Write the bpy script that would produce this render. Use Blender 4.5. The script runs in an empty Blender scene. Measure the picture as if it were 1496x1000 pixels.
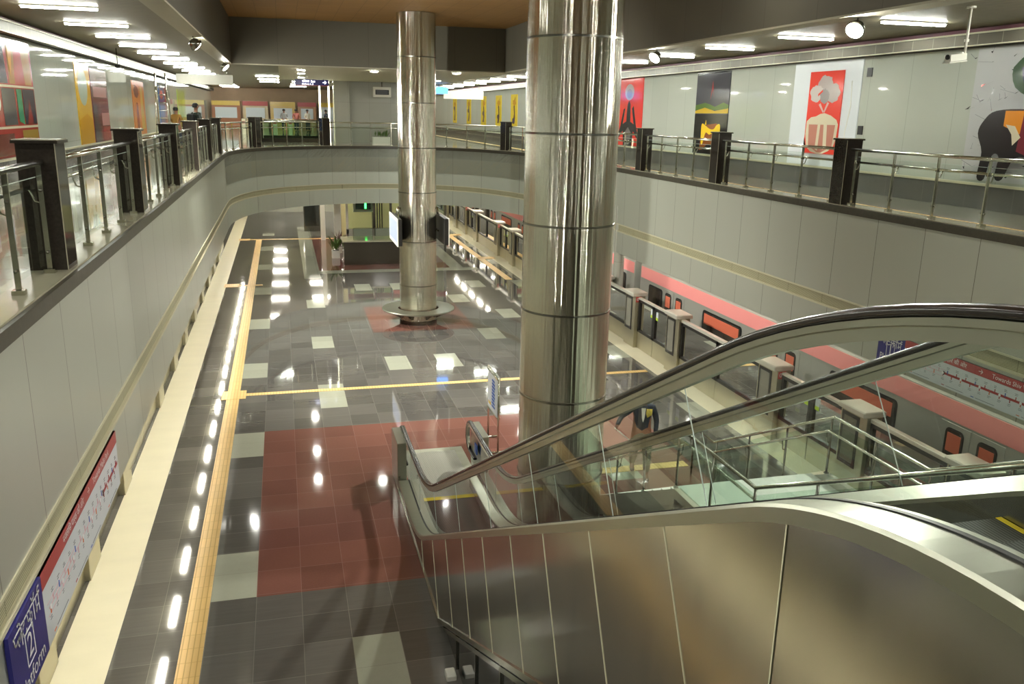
import bpy, math, random
from mathutils import Vector, Matrix
random.seed(7)
S = bpy.context.scene
COL = S.collection
PI = math.pi
ORD = ['nearest', 'second', 'third', 'fourth', 'fifth', 'sixth', 'seventh', 'eighth', 'ninth', 'tenth', 'eleventh', 'twelfth',
       'thirteenth', 'fourteenth', 'fifteenth', 'sixteenth', 'seventeenth', 'eighteenth', 'nineteenth', 'twentieth',
       'twenty-first', 'twenty-second', 'twenty-third', 'twenty-fourth', 'twenty-fifth', 'twenty-sixth']

# ------------------------------------------------------------------ materials
def srgb(c):
    return tuple((x / 12.92 if x <= .04045 else ((x + .055) / 1.055) ** 2.4) for x in [v / 255. for v in c]) + (1,)

def new_mat(name):
    m = bpy.data.materials.new(name); m.use_nodes = True
    nt = m.node_tree
    return m, nt, nt.nodes['Principled BSDF']

def mat(name, rgb, rough=.5, metal=0., var=0., vscale=(3, 3, 3), bump=0., bscale=20., bstretch=(1, 1, 1), coat=0., spec=None, rvar=0.):
    m, nt, b = new_mat(name)
    b.inputs['Base Color'].default_value = srgb(rgb)
    b.inputs['Roughness'].default_value = rough
    b.inputs['Metallic'].default_value = metal
    if coat:
        b.inputs['Coat Weight'].default_value = coat; b.inputs['Coat Roughness'].default_value = .03
    if spec is not None: b.inputs['Specular IOR Level'].default_value = spec
    if var or bump or rvar:
        tc = nt.nodes.new('ShaderNodeTexCoord'); mp = nt.nodes.new('ShaderNodeMapping')
        nt.links.new(tc.outputs['Object'], mp.inputs['Vector'])
    if var or rvar:
        mp.inputs['Scale'].default_value = vscale
        nz = nt.nodes.new('ShaderNodeTexNoise'); nz.inputs['Scale'].default_value = 1.; nz.inputs['Detail'].default_value = 5
        nt.links.new(mp.outputs[0], nz.inputs['Vector'])
    if var:
        mx = nt.nodes.new('ShaderNodeMix'); mx.data_type = 'RGBA'
        c = srgb(rgb)
        mx.inputs['A'].default_value = tuple(x * (1 - var) for x in c[:3]) + (1,)
        mx.inputs['B'].default_value = tuple(min(1, x * (1 + var)) for x in c[:3]) + (1,)
        nt.links.new(nz.outputs['Fac'], mx.inputs['Factor']); nt.links.new(mx.outputs['Result'], b.inputs['Base Color'])
    if rvar:
        mr = nt.nodes.new('ShaderNodeMapRange'); mr.inputs['To Min'].default_value = max(0, rough - rvar); mr.inputs['To Max'].default_value = rough + rvar
        nt.links.new(nz.outputs['Fac'], mr.inputs['Value']); nt.links.new(mr.outputs[0], b.inputs['Roughness'])
    if bump:
        mp2 = nt.nodes.new('ShaderNodeMapping'); nt.links.new(tc.outputs['Object'], mp2.inputs['Vector'])
        mp2.inputs['Scale'].default_value = bstretch
        n2 = nt.nodes.new('ShaderNodeTexNoise'); n2.inputs['Scale'].default_value = bscale; n2.inputs['Detail'].default_value = 1.5
        bp = nt.nodes.new('ShaderNodeBump'); bp.inputs['Strength'].default_value = bump; bp.inputs['Distance'].default_value = .02
        nt.links.new(mp2.outputs[0], n2.inputs['Vector']); nt.links.new(n2.outputs['Fac'], bp.inputs['Height'])
        nt.links.new(bp.outputs[0], b.inputs['Normal'])
    return m

def emit(name, rgb, strength):
    m, nt, b = new_mat(name)
    b.inputs['Base Color'].default_value = srgb(rgb)
    b.inputs['Emission Color'].default_value = srgb(rgb); b.inputs['Emission Strength'].default_value = strength
    return m

def glass(name, tint, fac=.10, rough=.0):
    m = bpy.data.materials.new(name); m.use_nodes = True; nt = m.node_tree; nt.nodes.clear()
    o = nt.nodes.new('ShaderNodeOutputMaterial'); t = nt.nodes.new('ShaderNodeBsdfTransparent'); g = nt.nodes.new('ShaderNodeBsdfGlossy')
    g.inputs['Roughness'].default_value = rough; t.inputs['Color'].default_value = srgb(tint)
    lw = nt.nodes.new('ShaderNodeLayerWeight'); lw.inputs['Blend'].default_value = fac
    mx = nt.nodes.new('ShaderNodeMixShader')
    nt.links.new(lw.outputs['Fresnel'], mx.inputs[0]); nt.links.new(t.outputs[0], mx.inputs[1]); nt.links.new(g.outputs[0], mx.inputs[2])
    nt.links.new(mx.outputs[0], o.inputs['Surface'])
    return m

def stripes(name, rgb, dark, axis, pitch, width, rough=.4, metal=0., axis2=None, pitch2=1., off=0., off2=0., var=.08, depth=True, vscale=(2, 2, 2), bump=0., width2=None, coat=0.):
    """surface with thin joint lines every `pitch` metres along `axis` (and optionally axis2)"""
    m, nt, b = new_mat(name); N = nt.nodes.new; L = nt.links.new
    b.inputs['Roughness'].default_value = rough; b.inputs['Metallic'].default_value = metal
    if coat: b.inputs['Coat Weight'].default_value = coat; b.inputs['Coat Roughness'].default_value = .02
    tc = N('ShaderNodeTexCoord'); sp = N('ShaderNodeSeparateXYZ'); L(tc.outputs['Object'], sp.inputs[0])
    def line(ax, p, o, w):
        a = N('ShaderNodeMath'); a.operation = 'ADD'; a.inputs[1].default_value = -o; L(sp.outputs[ax], a.inputs[0])
        d = N('ShaderNodeMath'); d.operation = 'DIVIDE'; d.inputs[1].default_value = p; L(a.outputs[0], d.inputs[0])
        f = N('ShaderNodeMath'); f.operation = 'FRACT'; L(d.outputs[0], f.inputs[0])
        c = N('ShaderNodeMath'); c.operation = 'LESS_THAN'; c.inputs[1].default_value = w / p; L(f.outputs[0], c.inputs[0])
        fl = N('ShaderNodeMath'); fl.operation = 'FLOOR'; L(d.outputs[0], fl.inputs[0])
        return c, fl
    c1, f1 = line(axis, pitch, off, width); fac = c1.outputs[0]
    cmb = N('ShaderNodeCombineXYZ'); L(f1.outputs[0], cmb.inputs[0])
    if axis2:
        c2, f2 = line(axis2, pitch2, off2, width2 or width)
        mxm = N('ShaderNodeMath'); mxm.operation = 'MAXIMUM'; L(c1.outputs[0], mxm.inputs[0]); L(c2.outputs[0], mxm.inputs[1]); fac = mxm.outputs[0]
        L(f2.outputs[0], cmb.inputs[1])
    wn = N('ShaderNodeTexWhiteNoise'); wn.noise_dimensions = '3D'; L(cmb.outputs[0], wn.inputs['Vector'])
    mp = N('ShaderNodeMapping'); mp.inputs['Scale'].default_value = vscale; L(tc.outputs['Object'], mp.inputs['Vector'])
    nz = N('ShaderNodeTexNoise'); nz.inputs['Scale'].default_value = 1; nz.inputs['Detail'].default_value = 8; nz.inputs['Roughness'].default_value = .65; L(mp.outputs[0], nz.inputs['Vector'])
    av = N('ShaderNodeMath'); av.operation = 'ADD'; L(wn.outputs['Value'], av.inputs[0]); L(nz.outputs['Fac'], av.inputs[1])
    mr = N('ShaderNodeMapRange'); mr.inputs['From Min'].default_value = .2; mr.inputs['From Max'].default_value = 1.7; L(av.outputs[0], mr.inputs['Value'])
    c = srgb(rgb); m1 = N('ShaderNodeMix'); m1.data_type = 'RGBA'
    m1.inputs['A'].default_value = tuple(x * (1 - var) for x in c[:3]) + (1,); m1.inputs['B'].default_value = tuple(min(1, x * (1 + var)) for x in c[:3]) + (1,)
    L(mr.outputs[0], m1.inputs['Factor'])
    m2 = N('ShaderNodeMix'); m2.data_type = 'RGBA'; L(fac, m2.inputs['Factor']); L(m1.outputs['Result'], m2.inputs['A']); m2.inputs['B'].default_value = srgb(dark)
    L(m2.outputs['Result'], b.inputs['Base Color'])
    return m

M = {}
M['fascia'] = stripes('fascia_panel', (180, 183, 170), (104, 100, 88), 'Y', 1.2, .012, rough=.3, metal=.25, var=.05, vscale=(.6, .9, .25))
M['fascia_x'] = stripes('fascia_panel_curve', (184, 190, 178), (140, 140, 130), 'X', 1.1, .012, rough=.3, metal=.25, var=.05, vscale=(.9, .9, .25))
M['louver'] = stripes('louver_grille', (178, 174, 142), (120, 116, 90), 'Z', .022, .008, rough=.5, var=.06, axis2='Y', pitch2=1.22, width2=.012)
M['trim'] = mat('cream_trim', (205, 201, 172), .4, .1)
M['curb'] = mat('curb_stone', (165, 160, 138), .12, 0, .18, (2, 2, 2))
M['stair'] = mat('pale_stair_stone', (200, 206, 194), .5, 0, .06, (3, 3, 3))
M['granite_black'] = mat('black_granite', (48, 43, 38), .07, 0, .45, (35, 35, 35))
M['granite_edge'] = mat('dark_stone_edge', (60, 56, 44), .35, 0, .5, (14, 14, 14))
M['steel'] = mat('brushed_steel', (205, 205, 190), .16, 1., .05, (3, 3, 20))
M['steel_dark'] = mat('dark_steel', (135, 134, 125), .22, 1.)
M['deck_steel'] = mat('deck_steel', (184, 185, 170), .3, 1., .05, (2, 2, 2), bump=.05, bscale=1.6)
M['casing'] = mat('polished_casing_steel', (196, 192, 182), .17, 1., .05, (2, 6, 1), bump=.12, bscale=1.1, bstretch=(1, 1, .45), rvar=.04)
def column_steel():
    """mirror steel with fine horizontal brushing: reflections smear up and down into streaks"""
    m, nt, b = new_mat('mirror_column_steel'); N = nt.nodes.new; L = nt.links.new
    b.inputs['Base Color'].default_value = srgb((214, 211, 196)); b.inputs['Metallic'].default_value = 1; b.inputs['Roughness'].default_value = .04
    tc = N('ShaderNodeTexCoord'); mp = N('ShaderNodeMapping'); mp.inputs['Scale'].default_value = (1, 1, .004); L(tc.outputs['Object'], mp.inputs['Vector'])
    n1 = N('ShaderNodeTexNoise'); n1.inputs['Scale'].default_value = 17; n1.inputs['Detail'].default_value = 1.5; L(mp.outputs[0], n1.inputs['Vector'])
    sc = N('ShaderNodeVectorMath'); sc.operation = 'SCALE'; sc.inputs['Scale'].default_value = 7919.; L(tc.outputs['Object'], sc.inputs[0])
    wn = N('ShaderNodeTexWhiteNoise'); L(sc.outputs[0], wn.inputs['Vector'])
    mr = N('ShaderNodeMapRange'); mr.inputs['To Min'].default_value = -.3; mr.inputs['To Max'].default_value = .3; L(wn.outputs['Value'], mr.inputs['Value'])
    cx = N('ShaderNodeCombineXYZ'); L(mr.outputs[0], cx.inputs[2])
    bp = N('ShaderNodeBump'); bp.inputs['Strength'].default_value = .62; bp.inputs['Distance'].default_value = .025; L(n1.outputs['Fac'], bp.inputs['Height'])
    ad = N('ShaderNodeVectorMath'); ad.operation = 'ADD'; L(bp.outputs[0], ad.inputs[0]); L(cx.outputs[0], ad.inputs[1])
    nm = N('ShaderNodeVectorMath'); nm.operation = 'NORMALIZE'; L(ad.outputs[0], nm.inputs[0]); L(nm.outputs[0], b.inputs['Normal'])
    return m
M['mirror_steel'] = column_steel()
M['rubber'] = mat('black_rubber', (32, 27, 24), .22, 0, coat=.25)
M['pale_plate'] = stripes('ribbed_landing_plate', (176, 176, 162), (128, 128, 118), 'X', .02, .006, rough=.35, metal=.3, var=.06)
M['step'] = stripes('ribbed_step', (92, 92, 88), (34, 34, 32), 'X', .018, .008, rough=.35, metal=.7, var=.05)
M['black'] = mat('black_plastic', (22, 22, 22), .4)
M['soft_black'] = mat('dark_gap', (14, 14, 13), .6)
M['yellow'] = mat('yellow_paint', (232, 205, 40), .5)
M['tactile'] = stripes('tactile_tile', (236, 198, 128), (204, 164, 92), 'X', .07, .014, rough=.35, var=.08, axis2='Y', pitch2=.3, width2=.008)
M['dark_stone'] = stripes('polished_dark_stone', (100, 97, 92), (126, 123, 115), 'X', .6167, .008, rough=.05, var=.3, axis2='Y', pitch2=.664, off=-.65, off2=.03, width2=.009, vscale=(1.3, 18, 1), coat=.35)
M['red_stone'] = stripes('polished_red_stone', (126, 84, 74), (146, 110, 100), 'X', .6167, .008, rough=.05, var=.2, axis2='Y', pitch2=.664, off=-.65, off2=.03, width2=.009, vscale=(30, 30, 1), coat=.35)
M['pale_stone'] = stripes('polished_pale_stone', (172, 174, 156), (140, 140, 126), 'X', .6167, .004, rough=.07, var=.1, axis2='Y', pitch2=1.33, off=-.65, off2=.02, vscale=(9, 9, 1), coat=.3)
M['cream_strip'] = mat('cream_edge_strip', (240, 232, 200), .3, 0, .07, (1, 3, 1))
M['wallglass'] = stripes('back_painted_glass_wall', (184, 189, 178), (152, 156, 144), 'Y', 1.37, .01, rough=.04, var=.04, axis2='Z', pitch2=2.4, off2=5.7, vscale=(.5, .5, .5), coat=.2)
M['greywall'] = stripes('grey_wall_tile', (172, 172, 160), (146, 146, 134), 'X', 1.1, .01, rough=.2, var=.06, axis2='Z', pitch2=1.0, off2=5.1, vscale=(.7, .7, .7))
M['bulk'] = stripes('bulkhead_panel', (98, 95, 82), (80, 77, 66), 'X', 1.5, .012, rough=.6, var=.05, axis2='Y', pitch2=1.5)
M['bulk_soffit'] = mat('bulkhead_soffit', (176, 172, 150), .5, 0, .07, (2, .6, 1))
M['slat'] = stripes('slatted_ceiling', (128, 121, 96), (74, 68, 50), 'Y', .15, .03, rough=.5, var=.06)
M['brown_ceil'] = stripes('brown_ceiling', (150, 112, 60), (118, 86, 44), 'Y', .6, .015, rough=.6, var=.07, axis2='X', pitch2=.6)
M['white_ceil'] = mat('white_ceiling', (200, 196, 170), .6)
M['concourse_floor'] = stripes('concourse_floor_stone', (158, 154, 136), (130, 126, 110), 'X', .6, .006, rough=.08, var=.1, axis2='Y', pitch2=.6, vscale=(5, 5, 1), coat=.2)
M['concrete'] = mat('concrete', (120, 116, 104), .8, 0, .1, (1, 1, 1))
M['tunnel'] = mat('tunnel_lining', (92, 90, 84), .8, 0, .1, (1, 1, 1))
M['plum'] = mat('plum_trim', (112, 52, 66), .5)
M['tray'] = stripes('cable_tray', (86, 82, 68), (120, 116, 98), 'Y', .6, .02, rough=.4, metal=.5, var=.08)
M['dado'] = stripes('dark_dado_stone', (92, 91, 88), (112, 110, 104), 'Y', 1.2, .008, rough=.1, var=.15, vscale=(9, 9, 9))
M['glass'] = glass('clear_glass', (242, 248, 243), .16)
M['esc_glass'] = glass('balustrade_glass', (238, 244, 240), .30)
M['green_glass'] = glass('green_glass', (220, 236, 226), .25)
M['enc_glass'] = glass('green_tinted_glass', (206, 232, 210), .25)
M['dark_glass'] = mat('dark_tinted_glass', (60, 66, 64), .05, .2, coat=.5)
M['post_glass'] = mat('cabinet_glass', (128, 126, 114), .08, coat=.4)
M['glass_edge'] = mat('glass_edge', (186, 200, 190), .2)
M['screen_glass'] = glass('screen_door_glass', (214, 224, 216), .2)
M['white'] = mat('white_paint', (226, 224, 212), .4)
M['cap'] = mat('cap_steel', (226, 224, 212), .28, .55)
M['psd'] = mat('satin_door_steel', (190, 184, 160), .3, .85, .06, (1, 2, 6))
M['blackframe'] = mat('black_frame', (34, 32, 30), .35)
M['red_plate'] = mat('red_plate', (222, 96, 88), .4)
M['blue'] = mat('sign_blue', (45, 44, 122), .35)
M['signwhite'] = mat('sign_white', (212, 218, 222), .3)
M['signred'] = mat('sign_red', (176, 72, 72), .35)
M['darkred'] = mat('line_red', (164, 56, 56), .4)
M['ink'] = mat('dark_ink', (96, 98, 106), .5)
M['palered'] = mat('pale_line', (216, 178, 186), .5)
M['lineblue'] = mat('line_blue', (48, 92, 176), .5)
M['lineorange'] = mat('line_orange', (214, 112, 62), .5)
M['letter'] = mat('white_letter', (240, 240, 240), .5)
M['train'] = mat('train_steel', (190, 189, 180), .32, .45, .06, (1, 1.2, 3))
M['train_pink'] = mat('train_pink_band', (246, 156, 152), .35)
M['train_roof'] = mat('train_roof', (120, 118, 110), .5)
M['train_orange'] = mat('painted_window_glow', (216, 112, 84), .4)  # orange interior light of the train, painted as a flat colour
M['train_dark'] = mat('train_window_dark', (66, 58, 52), .08, coat=.4)
M['skin'] = mat('skin', (150, 104, 80), .5)
M['hair'] = mat('black_hair', (26, 22, 20), .6)
M['navy'] = mat('navy_cloth', (46, 52, 64), .8, 0, .15, (20, 20, 20))
M['khaki'] = mat('khaki_cloth', (116, 108, 88), .8)
M['leather'] = mat('black_leather', (24, 22, 22), .3)
M['leaf'] = mat('plant_leaf', (86, 116, 50), .5, 0, .3, (20, 20, 20))
M['plum_leaf'] = mat('dark_plant_leaf', (92, 56, 52), .5)
M['desk_stone'] = mat('desk_granite', (66, 61, 52), .12, 0, .3, (30, 30, 30))
M['tube'] = emit('tube_light', (252, 254, 244), 34)
M['ptube'] = emit('platform_tube_light', (255, 250, 236), 20)
M['flood'] = emit('flood_lamp', (255, 252, 240), 170)
M['down'] = emit('downlight_lamp', (255, 251, 238), 70)
M['fill_down'] = emit('atrium_fill_lamp', (255, 251, 238), 22)  # glow of the fill lamps added in the atrium ceiling
M['screen_lit'] = emit('lit_screen', (150, 160, 186), .16)
M['green_lit'] = emit('green_led', (60, 230, 90), 3)
M['sign_lit'] = emit('lit_letters', (235, 240, 255), 2.0)
M['cove'] = emit('lit_column_strip', (255, 250, 214), 5)
M['tan'] = mat('tan_shopfront', (196, 168, 136), .6, 0, .2, (1, 1, 1))

# ------------------------------------------------------------------ geometry helpers
class MB:
    def __init__(s): s.v = []; s.f = []; s.m = []; s.mats = []; s.sm = []
    def mi(s, m):
        if m not in s.mats: s.mats.append(m)
        return s.mats.index(m)
    def add(s, vs, fs, m, smooth=False):
        n = len(s.v); s.v += [tuple(v) for v in vs]; k = s.mi(m)
        for f in fs: s.f.append([n + i for i in f]); s.m.append(k); s.sm.append(smooth)
        return s
    def box(s, x0, x1, y0, y1, z0, z1, m):
        return s.add([(x0, y0, z0), (x1, y0, z0), (x1, y1, z0), (x0, y1, z0), (x0, y0, z1), (x1, y0, z1), (x1, y1, z1), (x0, y1, z1)],
                     [(0, 3, 2, 1), (4, 5, 6, 7), (0, 1, 5, 4), (1, 2, 6, 5), (2, 3, 7, 6), (3, 0, 4, 7)], m)
    def cbox(s, x0, x1, y0, y1, z0, z1, m, c=.01):
        """box with chamfered vertical and top edges"""
        p = [(x0 + c, y0), (x1 - c, y0), (x1, y0 + c), (x1, y1 - c), (x1 - c, y1), (x0 + c, y1), (x0, y1 - c), (x0, y0 + c)]
        q = [(x0 + 2 * c, y0 + c), (x1 - 2 * c, y0 + c), (x1 - c, y0 + 2 * c), (x1 - c, y1 - 2 * c), (x1 - 2 * c, y1 - c), (x0 + 2 * c, y1 - c), (x0 + c, y1 - 2 * c), (x0 + c, y0 + 2 * c)]
        vs = [(a, b, z0) for a, b in p] + [(a, b, z1 - c) for a, b in p] + [(a, b, z1) for a, b in q]
        fs = [tuple(range(7, -1, -1)), tuple(range(16, 24))]
        for l in (0, 8):
            for i in range(8):
                j = (i + 1) % 8; fs.append((l + i, l + j, l + 8 + j, l + 8 + i))
        return s.add(vs, fs, m)
    def obox(s, c, ax, ay, az, m):
        c = Vector(c); ax = Vector(ax); ay = Vector(ay); az = Vector(az)
        vs = [c + a * ax + b * ay + d * az for d in (-1, 1) for a, b in ((-1, -1), (1, -1), (1, 1), (-1, 1))]
        return s.add(vs, [(0, 3, 2, 1), (4, 5, 6, 7), (0, 1, 5, 4), (1, 2, 6, 5), (2, 3, 7, 6), (3, 0, 4, 7)], m)
    def tube(s, pts, r, m, n=10, cap=True, sx=1., up=None):
        pts = [Vector(p) for p in pts]; rings = []
        rr = r if isinstance(r, (list, tuple)) else [r] * len(pts)
        u0 = None
        for i, p in enumerate(pts):
            d = (pts[min(i + 1, len(pts) - 1)] - pts[max(i - 1, 0)]).normalized()
            if up is not None: a = d.cross(Vector(up)).normalized()
            elif u0 is None: a = d.orthogonal().normalized()
            else: a = (u0 - d * u0.dot(d)).normalized()
            u0 = a; b = d.cross(a)
            rings.append([p + rr[i] * (math.cos(t) * a * sx + math.sin(t) * b) for t in [2 * PI * k / n for k in range(n)]])
        vs = [v for R_ in rings for v in R_]; fs = []
        for i in range(len(rings) - 1):
            for k in range(n): fs.append((i * n + k, i * n + (k + 1) % n, (i + 1) * n + (k + 1) % n, (i + 1) * n + k))
        if cap: fs.append(tuple(range(n - 1, -1, -1))); fs.append(tuple((len(rings) - 1) * n + k for k in range(n)))
        return s.add(vs, fs, m, True)
    def lathe(s, cx, cy, prof, m, n=48, smooth=True, close=False):
        L = len(prof)
        def ring(r, z): return [(cx + r * math.cos(2 * PI * k / n), cy + r * math.sin(2 * PI * k / n), z) for k in range(n)]
        for i in range(L - 1 + (1 if close else 0)):          # bands keep their own vertices: crisp edges between them
            s.add(ring(*prof[i]) + ring(*prof[(i + 1) % L]), [(k, (k + 1) % n, n + (k + 1) % n, n + k) for k in range(n)], m, smooth)
        if not close:
            s.add(ring(*prof[0]), [tuple(range(n - 1, -1, -1))], m); s.add(ring(*prof[-1]), [tuple(range(n))], m)
        return s
    def prism(s, poly, axis, a0, a1, m):
        """poly in the two other axes, extruded along axis"""
        def P(u, v, w): return (w, u, v) if axis == 'X' else ((u, w, v) if axis == 'Y' else (u, v, w))
        n = len(poly); vs = [P(u, v, a0) for u, v in poly] + [P(u, v, a1) for u, v in poly]
        fs = [tuple(range(n - 1, -1, -1)), tuple(range(n, 2 * n))] + [(i, (i + 1) % n, n + (i + 1) % n, n + i) for i in range(n)]
        return s.add(vs, fs, m)
    def ribbon(s, path, prof, m, smooth=False):
        """profile [(inward offset, z)...] (closed) swept along a plan path"""
        n = len(prof); vs = []; fs = []
        for i, (x, y) in enumerate(path):
            nx, ny = path_normal(path, i)
            for o, z in prof: vs.append((x + nx * o, y + ny * o, z))
        for i in range(len(path) - 1):
            for k in range(n): fs.append((i * n + k, (i + 1) * n + k, (i + 1) * n + (k + 1) % n, i * n + (k + 1) % n))
        fs.append(tuple(range(n))); fs.append(tuple((len(path) - 1) * n + k for k in range(n - 1, -1, -1)))
        return s.add(vs, fs, m, smooth)
    def strip(s, a, b, m):
        """solid sheet between two equal-length 3-D polylines"""
        n = len(a); return s.add(list(a) + list(b), [(i, i + 1, n + i + 1, n + i) for i in range(n - 1)], m)
    def build(s, name, parent=None, loc=None, bev=0.):
        me = bpy.data.meshes.new(name); me.from_pydata(s.v, [], s.f)
        for m in s.mats: me.materials.append(m)
        me.polygons.foreach_set('material_index', s.m); me.polygons.foreach_set('use_smooth', s.sm); me.update()
        o = bpy.data.objects.new(name, me); COL.objects.link(o)
        if parent is not None:
            o.parent = parent
            if loc is None: o.location = -Vector(parent['_o'])      # children are written in world coordinates
        if loc is not None: o.location = loc
        return o

def path_normal(path, i):
    """unit normal pointing away from the atrium (to the left of the walking direction used below)"""
    a = path[max(i - 1, 0)]; b = path[min(i + 1, len(path) - 1)]
    dx, dy = b[0] - a[0], b[1] - a[1]; l = math.hypot(dx, dy)
    return (-dy / l, dx / l)

def thing(name, label, cat, loc=(0, 0, 0), group=None):
    o = bpy.data.objects.new(name, None); COL.objects.link(o); o.location = loc; o['_o'] = tuple(loc)
    o['label'] = label; o['category'] = cat; o.empty_display_size = .1
    if group: o['group'] = group
    return o
def tag(o, label, cat, group=None, kind=None):
    o['label'] = label; o['category'] = cat
    if group: o['group'] = group
    if kind: o['kind'] = kind
    return o
def struct(mb, name, label=None):
    o = mb.build(name); o['kind'] = 'structure'
    if label: o['label'] = label
    return o

def copy_tree(src, parent=None):
    c = src.copy(); COL.objects.link(c)
    if parent is not None: c.parent = parent
    for ch in list(src.children):
        if ch.name in COL.objects: copy_tree(ch, c)
    return c

def text(body, h, m, parent, origin, xdir, ydir, name='lettering', width=None, align='CENTER'):
    cu = bpy.data.curves.new('txt', 'FONT'); cu.body = body; cu.size = 1; cu.align_x = align; cu.align_y = 'CENTER'; cu.resolution_u = 3
    t = bpy.data.objects.new('txt', cu); COL.objects.link(t); bpy.context.view_layer.update()
    me = bpy.data.meshes.new_from_object(t.evaluated_get(bpy.context.evaluated_depsgraph_get()))
    bpy.data.objects.remove(t); bpy.data.curves.remove(cu)
    me.materials.clear(); me.materials.append(m)
    xs = [v.co.x for v in me.vertices] or [0, 1]; sx = h
    if width: sx = width / max(1e-6, max(xs) - min(xs))
    X = Vector(xdir); Y = Vector(ydir); O = Vector(origin)
    for v in me.vertices: v.co = O + X * v.co.x * sx + Y * v.co.y * h
    o = bpy.data.objects.new(name, me); COL.objects.link(o)
    if parent is not None: o.parent = parent; o.location = -Vector(parent['_o'])
    return o

def hindi_platform(parent, O, X, Y, width):
    """the Devanagari word for platform, drawn as pen strokes"""
    st = [[(0, .72), (3.62, .72)], [(.1, .72), (.1, .46), (.18, .37), (.32, .37), (.44, .42)],
          [(.6, .14), (.5, .26), (.52, .42), (.62, .46), (.7, .36), (.72, .28), (.76, .42), (.86, .48), (.96, .44)], [(.98, .72), (.98, 0)],
          [(.98, .72), (.9, .86), (.74, .95), (.62, .94)],
          [(1.42, .72), (1.42, .6), (1.24, .54), (1.14, .4), (1.16, .2), (1.32, .1), (1.5, .12), (1.62, .22)],
          [(1.86, .72), (1.86, .46), (1.95, .37), (2.2, .37)], [(2.2, .72), (2.2, 0)], [(2.2, .5), (2.34, .52), (2.46, .42), (2.43, .26), (2.32, .2)],
          [(2.74, .72), (2.74, 0)], [(2.52, .99), (2.58, .88), (2.72, .84), (2.86, .88), (2.92, .99)],
          [(3.08, .72), (3.08, .3), (3.0, .2), (3.06, .1), (3.16, .16), (3.14, .3), (3.46, .3)], [(3.46, .72), (3.46, 0)], [(3.46, .72), (3.38, .84), (3.46, .96), (3.62, .94)]]
    k = width / 3.62; b = MB(); X = Vector(X); Y = Vector(Y); hw = .045
    for s_ in st:
        for (x0, y0), (x1, y1) in zip(s_[:-1], s_[1:]):
            l = math.hypot(x1 - x0, y1 - y0); ux, uy = (x1 - x0) / l * hw, (y1 - y0) / l * hw
            q = [(x0 - ux - uy, y0 - uy + ux), (x0 - ux + uy, y0 - uy - ux), (x1 + ux + uy, y1 + uy - ux), (x1 + ux - uy, y1 + uy + ux)]
            b.add([O + X * (u - 1.81) * k + Y * v * k * 1.05 for u, v in q], [(0, 1, 2, 3)], M['letter'])
    return b.build('lettering', parent)

def catmull(pts, k=4):
    out = []
    for i in range(len(pts) - 1):
        p0 = Vector(pts[max(i - 1, 0)]); p1 = Vector(pts[i]); p2 = Vector(pts[i + 1]); p3 = Vector(pts[min(i + 2, len(pts) - 1)])
        for j in range(k):
            t = j / k
            out.append(tuple(.5 * ((2 * p1) + (p2 - p0) * t + (2 * p0 - 5 * p1 + 4 * p2 - p3) * t * t + (3 * p1 - p0 - 3 * p2 + p3) * t ** 3)))
    out.append(tuple(pts[-1])); return out

def fillet(pts, radii, n=8):
    """2-D polyline with rounded corners"""
    out = [pts[0]]
    for i in range(1, len(pts) - 1):
        p = Vector(pts[i]); a = (Vector(pts[i - 1]) - p); b = (Vector(pts[i + 1]) - p)
        t = radii[i - 1]; la, lb = a.length, b.length; t = min(t, la * .49, lb * .49)
        A = p + a.normalized() * t; B = p + b.normalized() * t
        for k in range(n + 1):
            u = k / n; q = A * (1 - u) ** 2 + p * 2 * u * (1 - u) + B * u * u
            out.append((q.x, q.y))
    out.append(pts[-1]); return out

# ------------------------------------------------------------------ camera
cam = bpy.data.cameras.new('camera'); co = bpy.data.objects.new('camera', cam); COL.objects.link(co); S.camera = co
yaw, pitch, roll, fpx = .2611934, .260489, .020242, 1247.8
F = Vector((math.sin(yaw) * math.cos(pitch), math.cos(yaw) * math.cos(pitch), -math.sin(pitch)))
Rr = Vector((math.cos(yaw), -math.sin(yaw), 0)); U = Rr.cross(F)
R2 = Rr * math.cos(roll) + U * math.sin(roll); U2 = -Rr * math.sin(roll) + U * math.cos(roll)
CZ = 6.67
co.matrix_world = Matrix(((R2.x, U2.x, -F.x, 0), (R2.y, U2.y, -F.y, 0), (R2.z, U2.z, -F.z, CZ), (0, 0, 0, 1)))
cam.sensor_width = 36; cam.lens = 36 * fpx / 1496; cam.clip_start = .05; cam.clip_end = 300

# ------------------------------------------------------------------ plan of the atrium edge
XL, XR = -2.03, 10.3
curve = [(XL, 33.0), (-1.97, 34.6), (-1.66, 36.4), (-1.12, 38.0), (-.4, 39.2), (.5, 40.2), (1.6, 41.0), (2.8, 41.5), (4.13, 41.7), (5.5, 41.5),
         (6.7, 41.0), (7.9, 40.1), (8.75, 39.1), (9.4, 37.8), (9.93, 36.3), (10.22, 34.6), (XR, 33.0)]
CURVE = catmull(curve, 4)
FULL = [(XL, .4), (XL, 16)] + CURVE + [(XR, 16), (XR, 1.07)]
ZC = 5.05       # concourse floor
ZK = 5.12       # curb top

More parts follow.
